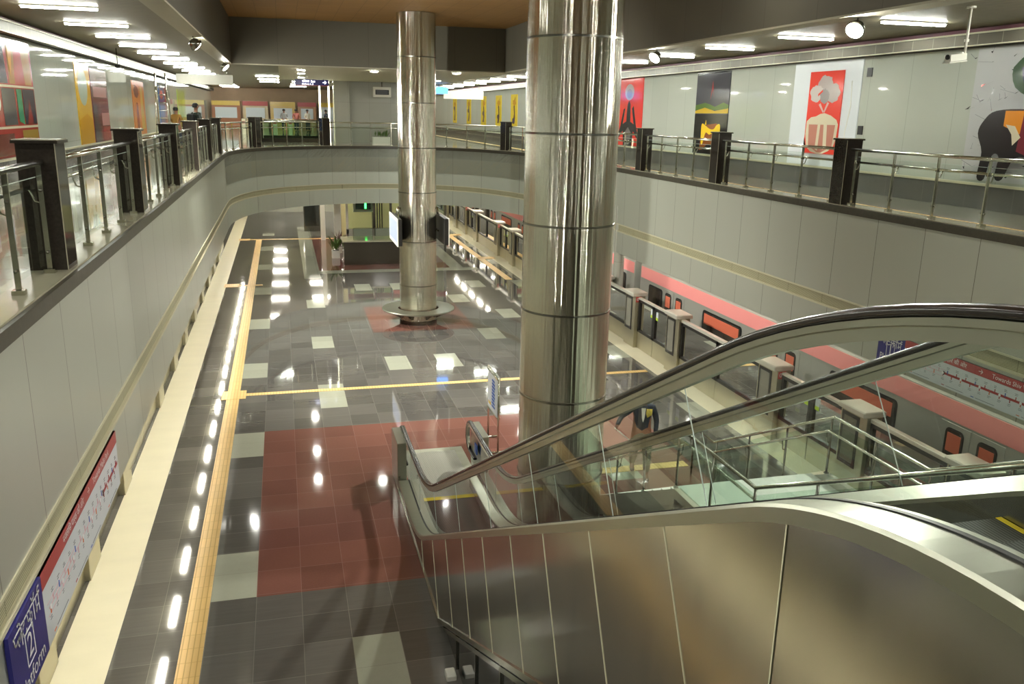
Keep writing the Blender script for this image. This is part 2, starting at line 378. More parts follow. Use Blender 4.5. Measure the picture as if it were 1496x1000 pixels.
# ---- platform floor with its stone pattern
def tess(rects, base, z, name, x0, x1, y0, y1):
    xs = sorted({x0, x1} | {min(max(v, x0), x1) for r in rects for v in r[:2]}); ys = sorted({y0, y1} | {min(max(v, y0), y1) for r in rects for v in r[2:4]})
    b = MB()
    for i in range(len(xs) - 1):
        for j in range(len(ys) - 1):
            cx, cy = (xs[i] + xs[i + 1]) / 2, (ys[j] + ys[j + 1]) / 2; m = base
            for r in rects:
                if r[0] < cx < r[1] and r[2] < cy < r[3]: m = r[4]
            b.add([(xs[i], ys[j], z), (xs[i + 1], ys[j], z), (xs[i + 1], ys[j + 1], z), (xs[i], ys[j + 1], z)], [(0, 1, 2, 3)], m)
    b.box(x0, x1, y0, y1, z - 1.2, z - .02, M['concrete'])
    return struct(b, name)
P_, R_ = M['pale_stone'], M['red_stone']
rects = [(-.65, 7.62, 11.27, 17.93, R_), (2.5, 5.75, 26.1, 29.75, R_), (1.3, 7.0, 37.2, 47.5, R_), (1.3, 8.2, 36.5, 37.2, P_), (.62, 1.3, 35.4, 52, P_), (7.0, 7.6, 36.6, 52, P_)]
for y in (.6, 5.95, 11.28, 16.55, 21.9, 27.15, 32.5, 37.8, 43.1, 48.4):
    rects.append((-1.27, -.65, y, y + 1.35, P_)); rects.append((8.9, 9.45, y, y + 1.35, P_))
for y in (3.0, 8.64, 19.2, 24.5, 29.9):
    rects.append((.583, 1.2, y, y + (1.8 if y > 19 and y < 20 else 1.36), P_)); 
for y in (21.95, 32.65):
    rects.append((2.5, 3.12, y, y + 1.33, P_)); rects.append((3.9, 4.52, y, y + 1.33, P_)); rects.append((5.77, 6.4, y - 8.0, y - 6.7, P_))
for y in (19.2, 24.65, 30.0, 8.6): rects.append((5.77, 6.42, y, y + 1.38, P_)); rects.append((7.0, 7.62, y + 2.65, y + 4.0, P_))
rects.append((-2.38, 9.45, 60, 75, P_))
rects.append((-3.0, -2.36, -8, 75, M['cream_strip'])); rects.append((9.42, 10.15, -8, 75, M['cream_strip']))
rects.append((2.0, 3.3, 12.6, 16.25, M['pale_stone']))
tess(rects, M['dark_stone'], 0, 'floor_platform', -3.3, 10.3, -8, 75)

# tactile guide strips
def strip_tag(x0, x1, y0, y1, label):
    b = MB(); b.cbox(x0, x1, y0, y1, 0.0005, .008, M['tactile'], .002)
    return tag(b.build('tactile_strip'), label, 'tactile paving', 'yellow tactile strips on the platform floor')
strip_tag(-1.56, -1.27, -6, 46.9, 'long yellow tactile strip running down the left side of the platform floor')
strip_tag(-1.27, 9.3, 20.46, 20.64, 'narrow yellow tactile strip crossing the floor between the two steel columns')
strip_tag(-2.3, 2.6, 46.9, 47.1, 'far narrow yellow tactile strip crossing left of the help desk')
strip_tag(-2.3, -1.0, 34.3, 34.45, 'short yellow tactile strip branching to the left screen doors near the far curve')
strip_tag(8.75, 9.05, 34.0, 47.6, 'yellow tactile strip along the right side beyond the far column')
strip_tag(8.75, 9.6, 39.4, 39.65, 'short yellow tactile strip branching right beside the far screen doors')
strip_tag(8.75, 9.6, 47.4, 47.7, 'farthest short yellow tactile strip at the right screen doors')
strip_tag(4.9, 7.5, 14.3, 14.55, 'yellow tactile band on the floor at the foot of the stairs')
for x, y, l in ((-1.4, 20.55, 'yellow tactile junction square where the crossing strip meets the left strip'),
                (-2.15, 34.38, 'yellow tactile square at left screen doors before the far curve'), (-2.15, 47.0, 'farthest yellow tactile square at the left screen doors'),
                (9.3, 39.5, 'yellow tactile square on the right edge beyond the near column'), (9.3, 47.6, 'farthest yellow tactile square on the right edge')):
    b = MB(); b.cbox(x - .28, x + .28, y - .32, y + .32, .0085, .014, M['tactile'], .002)
    tag(b.build('tactile_square'), l, 'tactile paving', 'yellow tactile squares on the platform floor')

# ---- tracks and tunnel
b = MB(); b.box(10.3, 14.6, -8, 75, -1.4, -1.1, M['tunnel']); b.box(-7.6, -3.3, -8, 75, -1.4, -1.1, M['tunnel']); struct(b, 'floor_track')
b = MB(); b.box(14.6, 14.8, -8, 75, -1.4, 3.9, M['tunnel']); struct(b, 'wall_right_tunnel')
b = MB(); b.box(-7.8, -7.6, -8, 75, -1.4, 3.9, M['tunnel']); struct(b, 'wall_left_tunnel')
b = MB(); b.box(-7.8, 14.8, -8.2, -8, -1.4, 9.8, M['greywall']); struct(b, 'wall_back')
b = MB(); b.box(-7.8, 14.8, 75, 75.2, -1.4, 4.9, M['greywall']); struct(b, 'wall_front_platform')

# ---- concourse slab: floor above, soffit below
def slab(z0, z1, m, name, nearL, nearR):
    b = MB()
    b.box(-7.6, XL - .02, -8, 82, z0, z1, m); b.box(XR + .02, 14.6, -8, 82, z0, z1, m)
    b.box(XL - .02, 1.74, -8, nearL, z0, z1, m); b.box(3.42, 4.9, -8, nearR, z0, z1, m); b.box(4.9, 7.45, -8, nearR, z0, z1, m); b.box(7.45, XR + .02, -8, nearR, z0, z1, m)
    b.box(1.74, 3.42, -8, -.6, z0, z1, m)
    P = [(x, y) for x, y in CURVE]
    n = len(P)
    vs = [(x, y, z) for z in (z0, z1) for x, y in P] + [(x, 82, z) for z in (z0, z1) for x, y in P]
    fs = []
    for i in range(n - 1):
        fs += [(n + i, n + i + 1, 3 * n + i + 1, 3 * n + i), (i, 2 * n + i, 2 * n + i + 1, i + 1), (i, i + 1, n + i + 1, n + i)]
    b.add(vs, fs, m)
    return struct(b, name)
slab(4.6, ZC, M['concourse_floor'], 'floor_concourse', .38, 1.05)
slab(3.9, 4.58, M['white_ceil'], 'ceiling_platform', .38, 1.05)

# ---- fascia of the atrium, louvre band, curb
def fascia(pth, m, name):
    b = MB()
    b.ribbon(pth, [(0, 2.42), (0, 3.10), (.22, 3.10), (.22, 2.42)], m)
    b.ribbon(pth, [(0, 3.36), (0, 4.99), (.22, 4.99), (.22, 3.36)], m)
    b.ribbon(pth, [(.03, 3.11), (.03, 3.355), (.2, 3.355), (.2, 3.11)], M['louver'])
    b.ribbon(pth, [(-.012, 3.10), (-.012, 3.135), (.03, 3.135), (.03, 3.10)], M['trim'])
    b.ribbon(pth, [(-.012, 3.33), (-.012, 3.36), (.03, 3.36), (.03, 3.33)], M['trim'])
    return struct(b, name)
fascia([(XL, .4), (XL, 16), (XL, 33)], M['fascia'], 'wall_left_fascia')
fascia([(XR, 33), (XR, 16), (XR, 1.07)], M['fascia'], 'wall_right_fascia')
fascia(CURVE, M['fascia_x'], 'wall_front_fascia')
b = MB(); b.box(XL, 1.74, .18, .4, 2.42, 4.99, M['greywall']); b.box(7.5, XR, .85, 1.07, 2.42, 4.99, M['greywall']); struct(b, 'wall_back_fascia')
b = MB()
b.ribbon(FULL, [(.0, 5.0), (.0, ZK), (.42, ZK), (.42, ZC + .001), (.1, ZC + .001)], M['curb'])
b.ribbon(FULL, [(-.04, 4.97), (-.04, 5.10), (-.001, 5.105), (-.001, 4.97)], M['granite_edge'])
struct(b, 'trim_1', 'stone curb and dark edge around the concourse opening')

# ---- walls and ceilings of the concourse
def side_wall(x, sgn, name):
    b = MB(); X0, X1 = sorted((x, x + sgn * .25))
    b.box(X0, X1, -8, 82, ZC, 8.5, M['concrete'])
    f0, f1 = sorted((x - sgn * .02, x)); b.box(f0, f1, -8, 82, 5.55, 8.1, M['wallglass'])
    struct(b, name); b = MB()
    f0, f1 = sorted((x - sgn * .04, x)); b.box(f0, f1, -8, 82, ZC, 5.5, M['dado'])
    f0, f1 = sorted((x - sgn * .05, x)); b.box(f0, f1, -8, 82, 5.5, 5.55, M['trim'])
    return struct(b, name.replace('wall', 'baseboard'))
side_wall(13.2, 1, 'wall_right'); side_wall(-5.7, -1, 'wall_left')
for x, s, nm in ((13.2, 1, 'trim_2'), (-5.7, -1, 'trim_3')):
    b = MB(); a0, a1 = sorted((x - s * .28, x - s * .08)); b.box(a0, a1, -8, 82, 8.12, 8.34, M['tray'])
    e0, e1 = sorted((x - s * .31, x - s * .28)); b.box(e0, e1, -8, 82, 8.11, 8.13, M['trim']); b.box(e0, e1, -8, 82, 8.33, 8.36, M['trim'])
    a0, a1 = sorted((x - s * .12, x)); b.box(a0, a1, -8, 82, 8.36, 8.46, M['plum'])
    struct(b, nm, 'cable tray along the wall head')
b = MB(); b.box(-5.9, -1.83, -8, 82, 8.45, 8.6, M['slat']); struct(b, 'ceiling_left')
b = MB(); b.box(8.16, 13.4, -8, 82, 8.45, 8.6, M['slat']); struct(b, 'ceiling_right')
b = MB(); b.box(-1.83, 8.16, 45.4, 82, 8.45, 8.6, M['slat']); b.box(-1.83, 8.16, -8, -3.3, 8.45, 8.6, M['slat']); struct(b, 'ceiling_front')
b = MB(); b.box(-.0, 8.16, 31.3, 45.4, 8.12, 8.4, M['white_ceil']); b.box(-1.83, 0, 31.3, 45.4, 8.45, 8.6, M['slat']); struct(b, 'ceiling_front_soffit')
b = MB(); b.box(-1.5, 7.83, -3, 31.0, 9.58, 9.7, M['brown_ceil']); struct(b, 'ceiling_atrium')
b = MB()
for x0, x1, y0, y1 in ((-1.83, -1.49, -3.3, 31.3), (7.82, 8.16, -3.3, 31.3), (-1.49, 7.82, 31.0, 31.34), (-1.49, 7.82, -3.3, -3.0)):
    b.box(x0, x1, y0, y1, 8.12, 9.6, M['bulk']); b.box(x0 - .005, x1 + .005, y0 - .005, y1 + .005, 8.1, 8.13, M['bulk_soffit'])
struct(b, 'wall_bulkhead')

b = MB(); b.cbox(11.0, 11.25, 2, 78, ZC + .0005, ZC + .008, M['tactile'], .002)
tag(b.build('tactile_strip'), 'yellow tactile strip along the right walkway floor of the upper level', 'tactile paving')
# ---- wall block and pillar facing the atrium on the concourse
b = MB(); b.box(3.35, 7.4, 45.7, 54, ZC, 8.45, M['greywall']); b.box(2.62, 3.4, 45.3, 46.2, ZC, 8.45, M['greywall']); struct(b, 'wall_front_block')
b = MB()
b.box(-5.7, 13.2, 80, 80.2, ZC, 8.5, M['tan'])
struct(b, 'wall_front')

# ------------------------------------------------------------------ mirror steel columns
def column(cx, cy, r, rings, label):
    t = thing('steel_column', label, 'column', (cx, cy, 0), 'mirror steel columns')
    b = MB(); prof = []
    z = 0.
    for k in sorted(rings) + [9.58]:
        prof += [(r, z + .004), (r, k - .012), (r - .006, k - .006), (r - .006, k)]; z = k
    b.lathe(cx, cy, prof[:-2], M['mirror_steel'], 96)
    b.build('shaft', t)
    for k in rings:
        b = MB(); b.lathe(cx, cy, [(r - .01, k - .018), (r + .009, k - .013), (r + .009, k + .013), (r - .01, k + .018)], M['steel_dark'], 96); b.build('joint_ring', t)
    b = MB(); b.lathe(cx, cy, [(r + .015, 0.001), (r + .015, .09), (r + .004, .1)], M['steel_dark'], 96); b.build('base_ring', t)
    return t
column(4.1, 12.2, .68, (1.15, 2.47, 3.82, 5.12, 6.42, 7.72, 9.0), 'large mirror steel column rising beside the escalator in the foreground')
c2 = column(4.1, 27.4, .6, (1.25, 2.68, 4.23, 5.6, 6.95, 8.3), 'farther mirror steel column with a round bench at its foot')
# ring bench
t = thing('ring_bench', 'round stainless steel bench ring around the foot of the far column', 'bench', (4.1, 27.4, 0))
b = MB(); b.lathe(4.1, 27.4, [(.67, .435), (.67, .46), (1.17, .46), (1.185, .45), (1.185, .42), (1.17, .41), (1.16, .435)], M['deck_steel'], 72, close=True); b.build('seat', t)
for k in range(8):
    a = k * PI / 4 + .3; d = Vector((math.cos(a), math.sin(a), 0)); n = Vector((-d.y, d.x, 0))
    b = MB(); c = Vector((4.1, 27.4, 0))
    pts = [c + d * .6 + Vector((0, 0, .42)), c + d * 1.05 + Vector((0, 0, .42)), c + d * 1.05 + Vector((0, 0, .38)), c + d * .62 + Vector((0, 0, .15))]
    b.add([p + n * .02 for p in pts] + [p - n * .02 for p in pts], [(0, 1, 2, 3), (7, 6, 5, 4), (0, 4, 5, 1), (1, 5, 6, 2), (2, 6, 7, 3), (3, 7, 4, 0)], M['steel_dark'])
    b.build('bracket', t)
# screens on the column
def tv(x, s, label):
    t = thing('display_screen', label, 'screen', (x, 27.2, 2.7))
    x0, x1 = sorted((x, x + s * .12))
    b = MB(); b.cbox(x0, x1, 26.15, 28.2, 2.68, 3.5, M['blackframe'], .015); b.build('housing', t)
    f0, f1 = sorted((x + s * .122, x + s * .15)); b = MB(); b.cbox(f0, f1, 26.13, 28.22, 2.66, 3.52, M['white'], .008); b.build('bezel', t)
    f0, f1 = sorted((x + s * .151, x + s * .156)); b = MB(); b.box(f0, f1, 26.25, 28.1, 2.78, 3.42, M['screen_lit']); b.build('lit_screen', t)
    for yy in (27.25, 27.55):
        b = MB(); b.tube([(x - s * .055, yy, 3.75), (x + s * .02, yy, 3.48)], .025, M['steel']); b.tube([(x - s * .055, yy, 3.0), (x, yy, 3.0)], .03, M['steel_dark']); b.build('bracket', t)
tv(3.44, -1, 'wall mounted display on the left side of the far steel column')
tv(4.76, 1, 'dark display screen on the right side of the far steel column')

# ------------------------------------------------------------------ concourse railings
def arc(path):
    L = [0.]
    for i in range(1, len(path)): L.append(L[-1] + math.hypot(path[i][0] - path[i - 1][0], path[i][1] - path[i - 1][1]))
    return L
AL = arc(FULL)
def at(s):
    for i in range(1, len(AL)):
        if s <= AL[i] or i == len(AL) - 1:
            t = (s - AL[i - 1]) / (AL[i] - AL[i - 1]); a, c = FULL[i - 1], FULL[i]
            x, y = a[0] + (c[0] - a[0]) * t, a[1] + (c[1] - a[1]) * t; l = math.hypot(c[0] - a[0], c[1] - a[1])
            return x, y, (c[0] - a[0]) / l, (c[1] - a[1]) / l
def s_of(x, y):
    best = min(((at(k * .05)[0] - x) ** 2 + (at(k * .05)[1] - y) ** 2, k * .05) for k in range(int(AL[-1] / .05)))
    return best[1]
posts_xy = [(XL, 4.4), (XL, 9.25), (XL, 14.25), (XL, 19.25), (XL, 23.8), (XL, 28.3), (XL, 32.8), (-.9, 38.4), (2.02, 41.25), (6.2, 41.25), (9.45, 37.7),
            (XR, 34.2), (XR, 29.5), (XR, 24.4), (XR, 19.65), (XR, 14.6), (XR, 9.6), (XR, 4.6)]
PS = [s_of(*p) for p in posts_xy]
names_post = (['nearest on the left balcony edge, mostly outside the frame'] + ['%s along the left balcony edge' % ORD[i] for i in range(0, 6)] +
              ['at the left start of the far curved balcony', 'beside the grey wall on the far curved balcony', 'behind the far steel column on the curved balcony',
               'on the right of the far curved balcony, between the columns', 'hidden behind the big column where the right balcony begins'] +
              ['fifth along the right balcony edge counted from the camera', 'fourth along the right balcony edge, beside the red mural', 'third along the right balcony edge, before the black mural',
               'second along the right balcony edge, right of the flower mural', 'first along the right balcony edge', 'nearest on the right balcony edge'])
for (x, y), s, lb in zip(posts_xy, PS, names_post):
    px, py, dx, dy = at(s); nx, ny = -dy, dx; c = Vector((px + nx * .21, py + ny * .21, 0))
    t = thing('railing_post', ('black granite railing post ' + lb), 'post', (c.x, c.y, ZK), 'black granite posts of the concourse railing')
    d = Vector((dx, dy, 0)); n = Vector((nx, ny, 0))
    b = MB(); b.obox(c + Vector((0, 0, ZK + .6)), d * .19, n * .17, Vector((0, 0, .6)), M['granite_black'])
    for q in (-1, 1): b.obox(c + d * q * .191 - n * .167 + Vector((0, 0, ZK + .6)), d * .004, n * .004, Vector((0, 0, .6)), M['curb'])
    b.build('shaft', t)
    b = MB(); b.obox(c + Vector((0, 0, ZK + 1.215)), d * .215, n * .2, Vector((0, 0, .014)), M['granite_black']); b.obox(c + Vector((0, 0, ZK + 1.232)), d * .205, n * .19, Vector((0, 0, .006)), M['curb']); b.build('cap', t)
rail_names = []
def rail(s0, s1, label):
    cx, cy, _, _ = at((s0 + s1) / 2)
    t = thing('railing_section', label, 'railing', (cx, cy, ZK), 'steel and glass railing sections of the concourse')
    def P(s, off, z):
        x, y, dx, dy = at(s); return Vector((x - dy * off, y + dx * off, z))
    n = max(2, int((s1 - s0) / .45)); ss = [s0 + (s1 - s0) * i / n for i in range(n + 1)]
    if abs(at(s0)[3]) > .999 and abs(at(s1)[3]) > .999: ss = [s0, s1]
    b = MB(); b.tube([P(s, .17, ZK + 1.03) for s in ss], .03, M['steel'], 12); b.build('handrail', t)
    b = MB(); b.tube([P(s, .27, ZK + .8) for s in ss], .021, M['steel'], 10); b.build('inner_rail', t)
    k = max(2, round((s1 - s0) / 1.05)); e = .12
    us = [s0 + e + (s1 - s0 - 2 * e) * i / k for i in range(k + 1)]
    for u in us:
        b = MB(); x, y, dx, dy = at(u); d = Vector((dx, dy, 0)); nn = Vector((-dy, dx, 0))
        c = P(u, .17, 0)
        b.obox(c + Vector((0, 0, ZK + .52)), d * .011, nn * .022, Vector((0, 0, .5)), M['steel']); b.obox(c + Vector((0, 0, ZK + .02)), d * .045, nn * .05, Vector((0, 0, .02)), M['steel'])
        b.tube([c + Vector((0, 0, ZK + .66)), c + nn * .06 + Vector((0, 0, ZK + .68)), P(u, .27, ZK + .79)], .01, M['steel'], 6)
        for zz in (.2, .78): b.tube([c + Vector((0, 0, ZK + zz)) - d * .045, c + Vector((0, 0, ZK + zz)) + d * .045], .014, M['steel_dark'], 6)
        b.build('baluster', t)
    for a, c in zip(us[:-1], us[1:]):
        b = MB(); m0 = P(a + .03, .2, 0); m1 = P(c - .03, .2, 0); mid = (m0 + m1) / 2; d = (m1 - m0) / 2; nn = Vector((-d.y, d.x, 0)).normalized()
        b.add([m0 + Vector((0, 0, ZK + .08)), m1 + Vector((0, 0, ZK + .08)), m1 + Vector((0, 0, ZK + .9)), m0 + Vector((0, 0, ZK + .9))], [(0, 1, 2, 3)], M['glass'])
        b.obox(mid + Vector((0, 0, ZK + .903)), d, nn * .005, Vector((0, 0, .003)), M['glass_edge'])
        b.build('glass_panel', t)
rl = (['glass railing section along the left balcony, ' + w for w in ('before the nearest post in view', 'between the nearest and second posts', 'between the second and third posts',
       'between the third and fourth posts', 'between the fourth and fifth posts', 'between the fifth and sixth posts')] +
      ['curved railing section where the left balcony bends to the far end', 'railing section on the far balcony below the blue overhead sign', 'railing section on the far balcony before the grey wall and planter',
       'railing section on the far balcony right of the far column', 'railing section at the right bend of the far balcony'] +
      ['right balcony railing section ' + w for w in ('hidden by the big column', 'emerging beside the big column at the red mural', 'under the black and yellow mural', 'under the flower mural', 'under the blank pale wall', 'nearest the camera under the cow mural')])
for i in range(len(PS) - 1): rail(PS[i] + .206, PS[i + 1] - .206, rl[i])

# ------------------------------------------------------------------ escalator
G0, G1 = 1.93, 3.22       # glass planes
def deckz(y): return 4.16 + .53 * (4.72 - y)
deck = fillet([(14.25, .25), (12.1, .25), (2.17, 5.51), (-.6, 5.51)], [.9, .75], 12)
def off_prof(dz, p=deck): return [(y, z + dz) for y, z in p]
hr = fillet([(14.95, 1.0), (12.18, 1.0), (2.29, 6.24), (-.6, 6.24)], [1.0, 1.3], 14)
tread = fillet([(16.1, .002), (12.0, .002), (2.3, 5.14), (-.6, 5.14)], [.5, .5], 8)
E_ = thing('escalator', 'stainless steel escalator with glass sides and black handrails climbing to the camera level', 'escalator', (2.6, 8, 0))
bottom = [(15.1, .002), (10.1, .002), (2.3, 3.93), (-.6, 3.93)]
def side(x, s, nm):
    b = MB(); pr = off_prof(-.075)
    poly = [(15.1, .45)] + [(14.25, .45)] + pr + list(reversed(bottom))
    x0, x1 = sorted((x, x + s * .03)); 
    # subdivide the cladding so the bump has something to live on
    n = len(pr)
    top = [(15.1, .42), (14.3, .42)] + pr
    def low(y): 
        if y > 10.1: return .002
        if y > 2.3: return .002 + (10.1 - y) * (3.93 - .002) / 7.8
        return 3.93
    ys = sorted(set([15.1, 14.3, 10.1, 2.3, -.6] + [y for y, z in pr] + [k * .5 for k in range(0, 29)]), reverse=True)
    def topz(y):
        for (a, za), (c, zc) in zip(top[:-1], top[1:]):
            if a >= y >= c and a != c: return za + (zc - za) * (a - y) / (a - c)
        return top[-1][1]
    A = [(x, y, topz(y)) for y in ys]; B = [(x, y, low(y)) for y in ys]; A2 = [(x - s * .03, a[1], a[2]) for a in A]; B2 = [(x - s * .03, a[1], a[2]) for a in B]
    b.strip(A, B, M['casing']); b.strip(A2, B2, M['casing']); b.strip(A, A2, M['casing']); b.strip(B, B2, M['casing'])
    return b.build('side_cladding', E_), topz, low
cl, topz, low = side(1.75, -1, ''); side(3.4, 1, '')
for k, y in enumerate((11.6, 10.6, 9.6, 8.58, 7.56, 6.49, 5.55, 4.59, 3.55)):
    b = MB(); z = topz(y); d = Vector((0, -.47, -.883)); L_ = 2.2
    # clip to the lower edge
    l = 0
    while l < 3 and z + d.z * l > low(y + d.y * l) + .02: l += .02
    b.obox(Vector((1.748, y, z)) + d * l / 2, (.0025, 0, 0), (0, .0024, -.0012), d * l / 2, M['trim']); b.build('cladding_seam', E_)
b = MB(); b.box(1.7455, 1.75, 2.526, 2.534, 4.0, topz(2.53), M['trim']); b.build('cladding_seam', E_)
# soffit and lower edge moulding
b = MB(); bt = bottom[1:]
b.strip([(1.75, y, z + .003) for y, z in bt], [(3.4, y, z + .003) for y, z in bt], M['deck_steel']); b.strip([(1.75, y, z + .04) for y, z in bt], [(3.4, y, z + .04) for y, z in bt], M['deck_steel'])
b.build('soffit', E_)
b = MB()
for x in (1.735, 3.395):
    for (y0, z0), (y1, z1) in zip(bottom[:-1], bottom[1:]):
        d = Vector((0, y1 - y0, z1 - z0)); n = d.cross(Vector((1, 0, 0))).normalized()
        b.obox((x + .01, (y0 + y1) / 2, (z0 + z1) / 2 + .03), (.012, 0, 0), d / 2, n * .03, M['steel'])
b.build('bottom_moulding', E_)
# decks
def sweep(b, prof, sec, m, smooth=False):
    """sec = closed list of (x, dz) swept along a (y,z) profile"""
    n = len(sec); vs = []; fs = []
    for y, z in prof:
        for x, dz in sec: vs.append((x, y, z + dz))
    for i in range(len(prof) - 1):
        for k in range(n): fs.append((i * n + k, i * n + (k + 1) % n, (i + 1) * n + (k + 1) % n, (i + 1) * n + k))
    fs.append(tuple(range(n))); fs.append(tuple((len(prof) - 1) * n + k for k in range(n - 1, -1, -1)))
    return b.add(vs, fs, m, smooth)
b = MB(); sweep(b, deck, [(1.742, -.08), (1.742, -.015), (1.752, 0), (G0 - .012, 0), (G0 - .012, -.05), (1.76, -.05), (1.76, -.08)], M['deck_steel']); b.build('outer_deck', E_)
b = MB(); sweep(b, deck, [(3.408, -.08), (3.408, -.015), (3.398, 0), (G1 + .012, 0), (G1 + .012, -.05), (3.39, -.05), (3.39, -.08)], M['deck_steel']); b.build('outer_deck', E_)
b = MB(); sweep(b, deck, [(G0 + .012, 0), (G0 + .05, 0), (2.09, -.075), (2.09, -.11), (G0 + .012, -.06)], M['deck_steel']); b.build('inner_deck', E_)
b = MB(); sweep(b, deck, [(G1 - .012, 0), (G1 - .05, 0), (3.06, -.075), (3.06, -.11), (G1 - .012, -.06)], M['deck_steel']); b.build('inner_deck', E_)
for x0, x1 in ((2.085, 2.1), (3.05, 3.065)):
    b = MB(); sweep(b, deck, [(x0, -.1), (x1, -.1), (x1, -.5), (x0, -.5)], M['steel_dark']); b.build('skirt', E_)
# black gasket lines at the glass foot
for g in (G0, G1):
    b = MB(); sweep(b, deck, [(g - .012, .006), (g + .012, .006), (g + .012, -.04), (g - .012, -.04)], M['black']); b.build('gasket', E_)
# handrails with steel guide
def newel(p, z_lo, dz=0):
    """handrail profile with rounded lower newel"""
    y0, z0 = p[0]; r = (z0 - z_lo) / 2; c = (y0, z0 - r)
    arcp = [(c[0] + r * math.sin(a), c[1] - r * math.cos(a)) for a in [PI * k / 12 for k in range(1, 12)]]
    return [(y0 - .4, z_lo)] + [(y0, z_lo)] + arcp + p
HRP = newel(hr, .42)
for g in (G0, G1):
    pts = [Vector((g, y, z)) for y, z in HRP]
    b = MB(); b.tube(pts, .03, M['rubber'], 14, sx=1.35, up=(1, 0, 0)) if False else None
    n = 12; vs = []; fs = []
    for i, p in enumerate(pts):
        d = (pts[min(i + 1, len(pts) - 1)] - pts[max(i - 1, 0)]).normalized(); nn = d.cross(Vector((1, 0, 0))).normalized()
        if i == 0 and nn.z > 0: pass
        for k in range(n):
            a = 2 * PI * k / n; vs.append(p + Vector((1, 0, 0)) * .042 * math.cos(a) + nn * .024 * math.sin(a))
    for i in range(len(pts) - 1):
        for k in range(n): fs.append((i * n + k, i * n + (k + 1) % n, (i + 1) * n + (k + 1) % n, (i + 1) * n + k))
    b.add(vs, fs, M['rubber'], True); b.build('handrail', E_)
    # guide profile under the handrail
    b = MB(); vs = []; fs = []; pts2 = HRP[2:]
    for i, (y, z) in enumerate(pts2):
        a = Vector(pts2[max(i - 1, 0)]); c = Vector(pts2[min(i + 1, len(pts2) - 1)]); d = (c - a).normalized(); nn = Vector((-d.y, d.x))
        if nn.dot(Vector((13.5, .7)) - Vector((y, z))) < 0 and i < 12: nn = -nn
        if i >= 12: nn = Vector((-abs(d.y) * 1.0 if d.y > 0 else abs(d.y), -abs(d.x))).normalized(); nn = Vector((d.y, -d.x)) if Vector((d.y, -d.x)).y < 0 else Vector((-d.y, d.x))
        for x, o in ((-.032, .02), (.032, .02), (.032, .045), (.02, .05), (.02, .095), (-.02, .095), (-.02, .05), (-.032, .045)):
            q = Vector((y, z)) + nn * o; vs.append((g + x, q.x, q.y))
    n = 8
    for i in range(len(pts2) - 1):
        for k in range(n): fs.append((i * n + k, i * n + (k + 1) % n, (i + 1) * n + (k + 1) % n, (i + 1) * n + k))
    b.add(vs, fs, M['deck_steel']); b.build('handrail_guide', E_)
# glass panels
def interp(p, y):
    for (a, za), (c, zc) in zip(p[:-1], p[1:]):
        if a >= y >= c and a != c: return za + (zc - za) * (a - y) / (a - c)
    return p[-1][1] if y < p[-1][0] else p[0][1]
for g in (G0, G1):
    cuts = [14.95, 12.9, 11.2, 9.55, 7.9, 6.25, 4.63, 3.45, -.6] if g == G0 else [14.95, 12.9, 11.2, 9.45, 7.6, 5.62, 3.64, -.6]
    for a, c in zip(cuts[:-1], cuts[1:]):
        def tilt(y): return .36 if 3.3 < y < 12.4 else 0.0
        na = 6; bot = []; top = []
        for k in range(na + 1):
            y = a + (c - a) * k / na; y = y - (.006 if k == 0 else 0) + (.006 if k == na else 0)
            tt = tilt(a) * (1 - k / na) + tilt(c) * k / na
            bot.append((g, y, interp(deck, y) - .0)); top.append((g, y + tt, interp(hr, y + tt) - .05))
        b = MB(); b.strip(bot, top, M['esc_glass'])
        b.obox((Vector(bot[-1]) + Vector(top[-1])) / 2, (.0025, 0, 0), (0, .0022, 0), (Vector(top[-1]) - Vector(bot[-1])) / 2, M['glass_edge'])
        b.build('glass_panel', E_)
    b = MB(); cy, r = 14.95, .27
    pts = [(g, cy + r * math.sin(PI * k / 12), .71 - r * math.cos(PI * k / 12)) for k in range(13)]
    b.add([(g, cy, .71)] + pts, [tuple([0, k, k + 1]) for k in range(1, 13)], M['esc_glass']); b.build('newel_glass', E_)
# boxes at the foot
for x0, x1 in ((1.735, 1.9), (3.26, 3.42)):
    b = MB(); b.cbox(x0, x1, 14.28, 15.12, .002, .95, M['deck_steel'], .01); b.build('end_box', E_)
b = MB(); b.cbox(2.02, 3.12, 13.9, 16.05, .002, .012, M['pale_plate'], .003); b.cbox(2.1, 3.05, 12.0, 13.895, .002, .01, M['step'], .003); b.build('landing_plate', E_)
b = MB(); b.cbox(2.1, 3.05, 13.8, 13.92, .012, .02, M['yellow'], .003); b.build('comb_plate', E_)
b = MB(); b.cbox(2.1, 3.05, -.6, 2.0, 5.09, 5.14, M['step'], .003); b.build('landing_plate', E_)
b = MB(); b.cbox(2.1, 3.05, 1.98, 2.06, 5.1, 5.15, M['yellow'], .003); b.build('comb_plate', E_)
# steps
y = 12.95; k = 0
while y > 2.1:
    z = interp(tread, y - .2); zn = interp(tread, y + .2)
    b = MB()
    b.prism([(y, z), (y - .4, z), (y - .4, z - .05), (y - .06, z - .08), (y - .02, min(zn, z) - .05)], 'X', 2.105, 3.045, M['step'])
    b.box(2.105, 2.125, y - .4, y, z, z + .003, M['yellow']); b.box(3.015, 3.045, y - .4, y, z, z + .003, M['yellow'])
    b.box(2.105, 3.045, y - .4, y - .375, z, z + .003, M['yellow'])
    b.build('step', E_); y -= .405
b = MB(); b.cbox(3.19 - .012, 3.2, 14.25, 14.43, .62, .8, M['lineblue'], .002); b.build('round_notice', E_)

